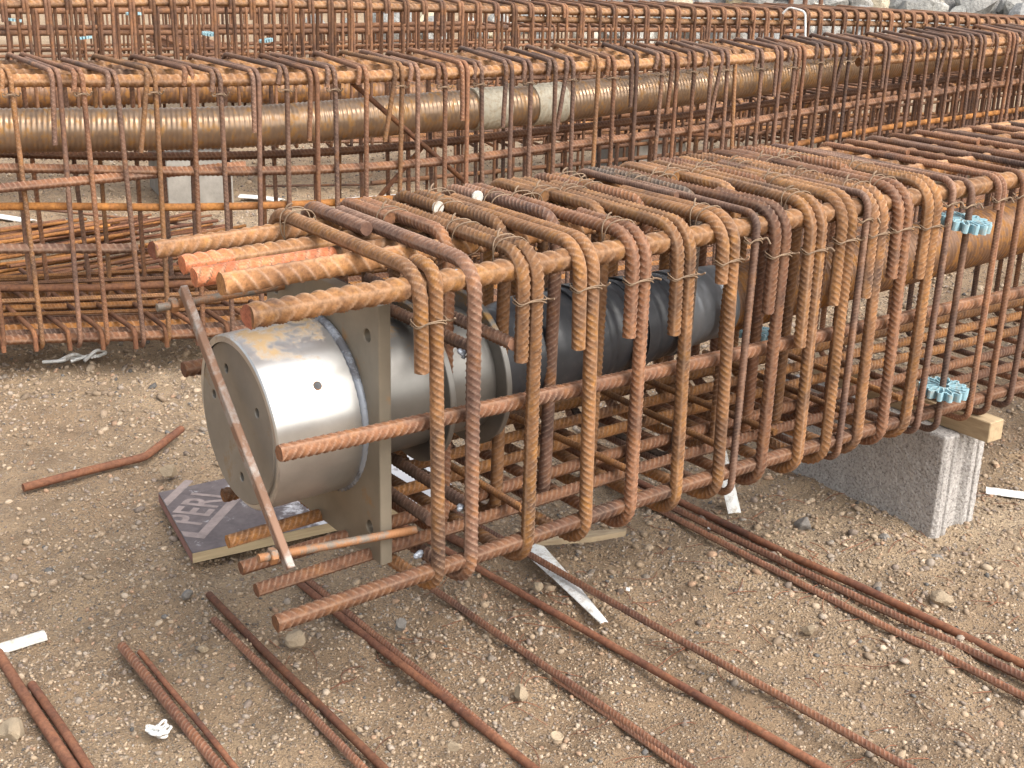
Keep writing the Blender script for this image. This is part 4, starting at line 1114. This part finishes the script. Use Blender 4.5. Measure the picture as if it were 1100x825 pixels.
# white bent pipe hooked over the middle cage
P = fillet([(4.62, 4.17, .96), (4.635, 4.20, 1.085), (4.60, 4.27, 1.10), (4.585, 4.29, 1.07)], .03); mb = MB(); Q, s = resample(P, .008); tube(mb, Q, .0048, 8)
o = link('bent_pipe', mb.mesh('bent_pipe', (4.62, 4.2, .97)), M['white'], None, (4.62, 4.2, .97)); tag(o, 'thin white bent hook of pipe sticking up from the middle cage', 'pipe')
for x, y in ((13.5, 12.0), (12.4, 11.5), (12.65, 11.5)):
    o = rebar('steel_stake', [(x, y, -.05), (x + .05, y, 1.5)], .03, M['rust_purple'], None, base=np.array([x, y, 0]), seg=8, ribbed=False)
    tag(o, 'dark steel stake standing before the rock bank', 'stake', 'stakes before the rock bank')

# rock bank
bank_line = [(-6, 30), (4, 24.5), (12, 19.5), (17.5, 14.6), (21, 11.5), (26, 6)]
BL = spline(bank_line, 10); T = np.gradient(np.c_[BL, 0 * BL[:, 0]][:, :2], axis=0); T /= np.linalg.norm(T, axis=1)[:, None]; nb = np.stack([-T[:, 1], T[:, 0]], 1)
mb = MB(); rows = []
offs = np.array([-1.2, 0, 1, 2.5, 5, 9, 20]); hts = np.array([-.1, .25, .8, 1.7, 3.2, 4.6, 5.5])
for d, h in zip(offs, hts):
    rows.append(np.c_[BL + nb * d, h + RNG.normal(0, .08, len(BL)) * (h > .2)])
V = np.vstack(rows); n = len(BL)
mb.add(V, [[k * n + i_, k * n + i_ + 1, (k + 1) * n + i_ + 1, (k + 1) * n + i_] for k in range(len(offs) - 1) for i_ in range(n - 1)], True)
tag(link('hillside', mb.mesh('hillside'), M['bank']), 'rubble slope behind the yard', kind='structure')
RM = [rock_mesh(100 + k, 2, .3, .8) for k in range(9)]
for r_ in RM: r_.materials.append(M['bank_rock'])
cnt = 0
for k in range(290):
    i_ = int(RNG.integers(6, n - 4)); d = RNG.uniform(-.9, 2.6); h = np.interp(d, offs, hts); r_ = RNG.uniform(.14, .38)
    if k % 5 == 0: r_ = RNG.uniform(.35, .5)
    p = BL[i_] + T[i_] * RNG.uniform(-.8, .8) + nb[i_] * d
    o = link('boulder', RM[k % 9], None, None, (p[0], p[1], h + r_ * .2)); o.scale = (r_, r_, r_); o.rotation_euler = RNG.uniform(-3, 3, 3)
    tag(o, 'grey broken boulder in the rock bank along the top of the picture', 'boulder', 'boulders of the rock bank')

for k in range(110):
    t = RNG.uniform(0, 1); x = 7.5 + 9.5 * t + RNG.normal(0, .5); y = 15.0 - 4.2 * t + RNG.uniform(-1.2, 1.6)
    r_ = RNG.uniform(.10, .34)
    o = link('boulder', RM[k % 9], None, None, (x, y, r_ * .35)); o.scale = (r_, r_, r_); o.rotation_euler = RNG.uniform(-3, 3, 3)
    tag(o, 'pale broken stone lying in front of the rock bank behind the cages', 'boulder', 'broken stones before the rock bank')

# ------------------------------------------------------------------ camera, light
cam = bpy.data.cameras.new('camera'); co = bpy.data.objects.new('camera', cam); C.objects.link(co)
f = 1400.; pitch = math.atan(502 / f); roll = math.radians(1.5); yaw = math.radians(54)
fw = np.array([math.cos(yaw) * math.cos(pitch), math.sin(yaw) * math.cos(pitch), -math.sin(pitch)])
rt = np.array([math.sin(yaw), -math.cos(yaw), 0]); up = np.cross(rt, fw)
Rr = rt * math.cos(roll) + up * math.sin(roll); Uu = -rt * math.sin(roll) + up * math.cos(roll)
co.matrix_world = Matrix(((Rr[0], Uu[0], -fw[0], CAM[0]), (Rr[1], Uu[1], -fw[1], CAM[1]), (Rr[2], Uu[2], -fw[2], CAM[2]), (0, 0, 0, 1)))
cam.sensor_fit = 'HORIZONTAL'; cam.sensor_width = 36; cam.lens = f / 1100 * 36; cam.clip_start = .05; cam.clip_end = 1000
S = bpy.context.scene; S.camera = co

SUN_EL, SUN_AZ = math.radians(48), math.radians(14)             # azimuth from -Y towards +X
sd = np.array([math.sin(SUN_AZ) * math.cos(SUN_EL), -math.cos(SUN_AZ) * math.cos(SUN_EL), math.sin(SUN_EL)])
sl = bpy.data.lights.new('sun', 'SUN'); sl.energy = .65; sl.angle = math.radians(45); sl.color = (1, .96, .90)
so = bpy.data.objects.new('sun', sl); C.objects.link(so); so.rotation_euler = Vector(sd).to_track_quat('Z', 'Y').to_euler()
w = bpy.data.worlds.new('World'); S.world = w; w.use_nodes = True; nt = w.node_tree
sky = nt.nodes.new('ShaderNodeTexSky'); sky.sky_type = 'NISHITA'; sky.sun_disc = False; sky.sun_elevation = SUN_EL
sky.sun_rotation = math.atan2(sd[0], sd[1]); sky.dust_density = 6; sky.air_density = 1.5
hs = nt.nodes.new('ShaderNodeHueSaturation'); hs.inputs['Saturation'].default_value = .35
nt.links.new(sky.outputs[0], hs.inputs['Color']); nt.links.new(hs.outputs[0], nt.nodes['Background'].inputs['Color'])
nt.nodes['Background'].inputs['Strength'].default_value = .15
vs = S.view_settings; vs.view_transform = 'Standard'; vs.look = 'None'; vs.gamma = 1; vs.use_curve_mapping = False; vs.exposure = 1.15
S.cycles.use_denoising = True; S.cycles.max_bounces = 6; S.cycles.diffuse_bounces = 5; S.cycles.glossy_bounces = 3
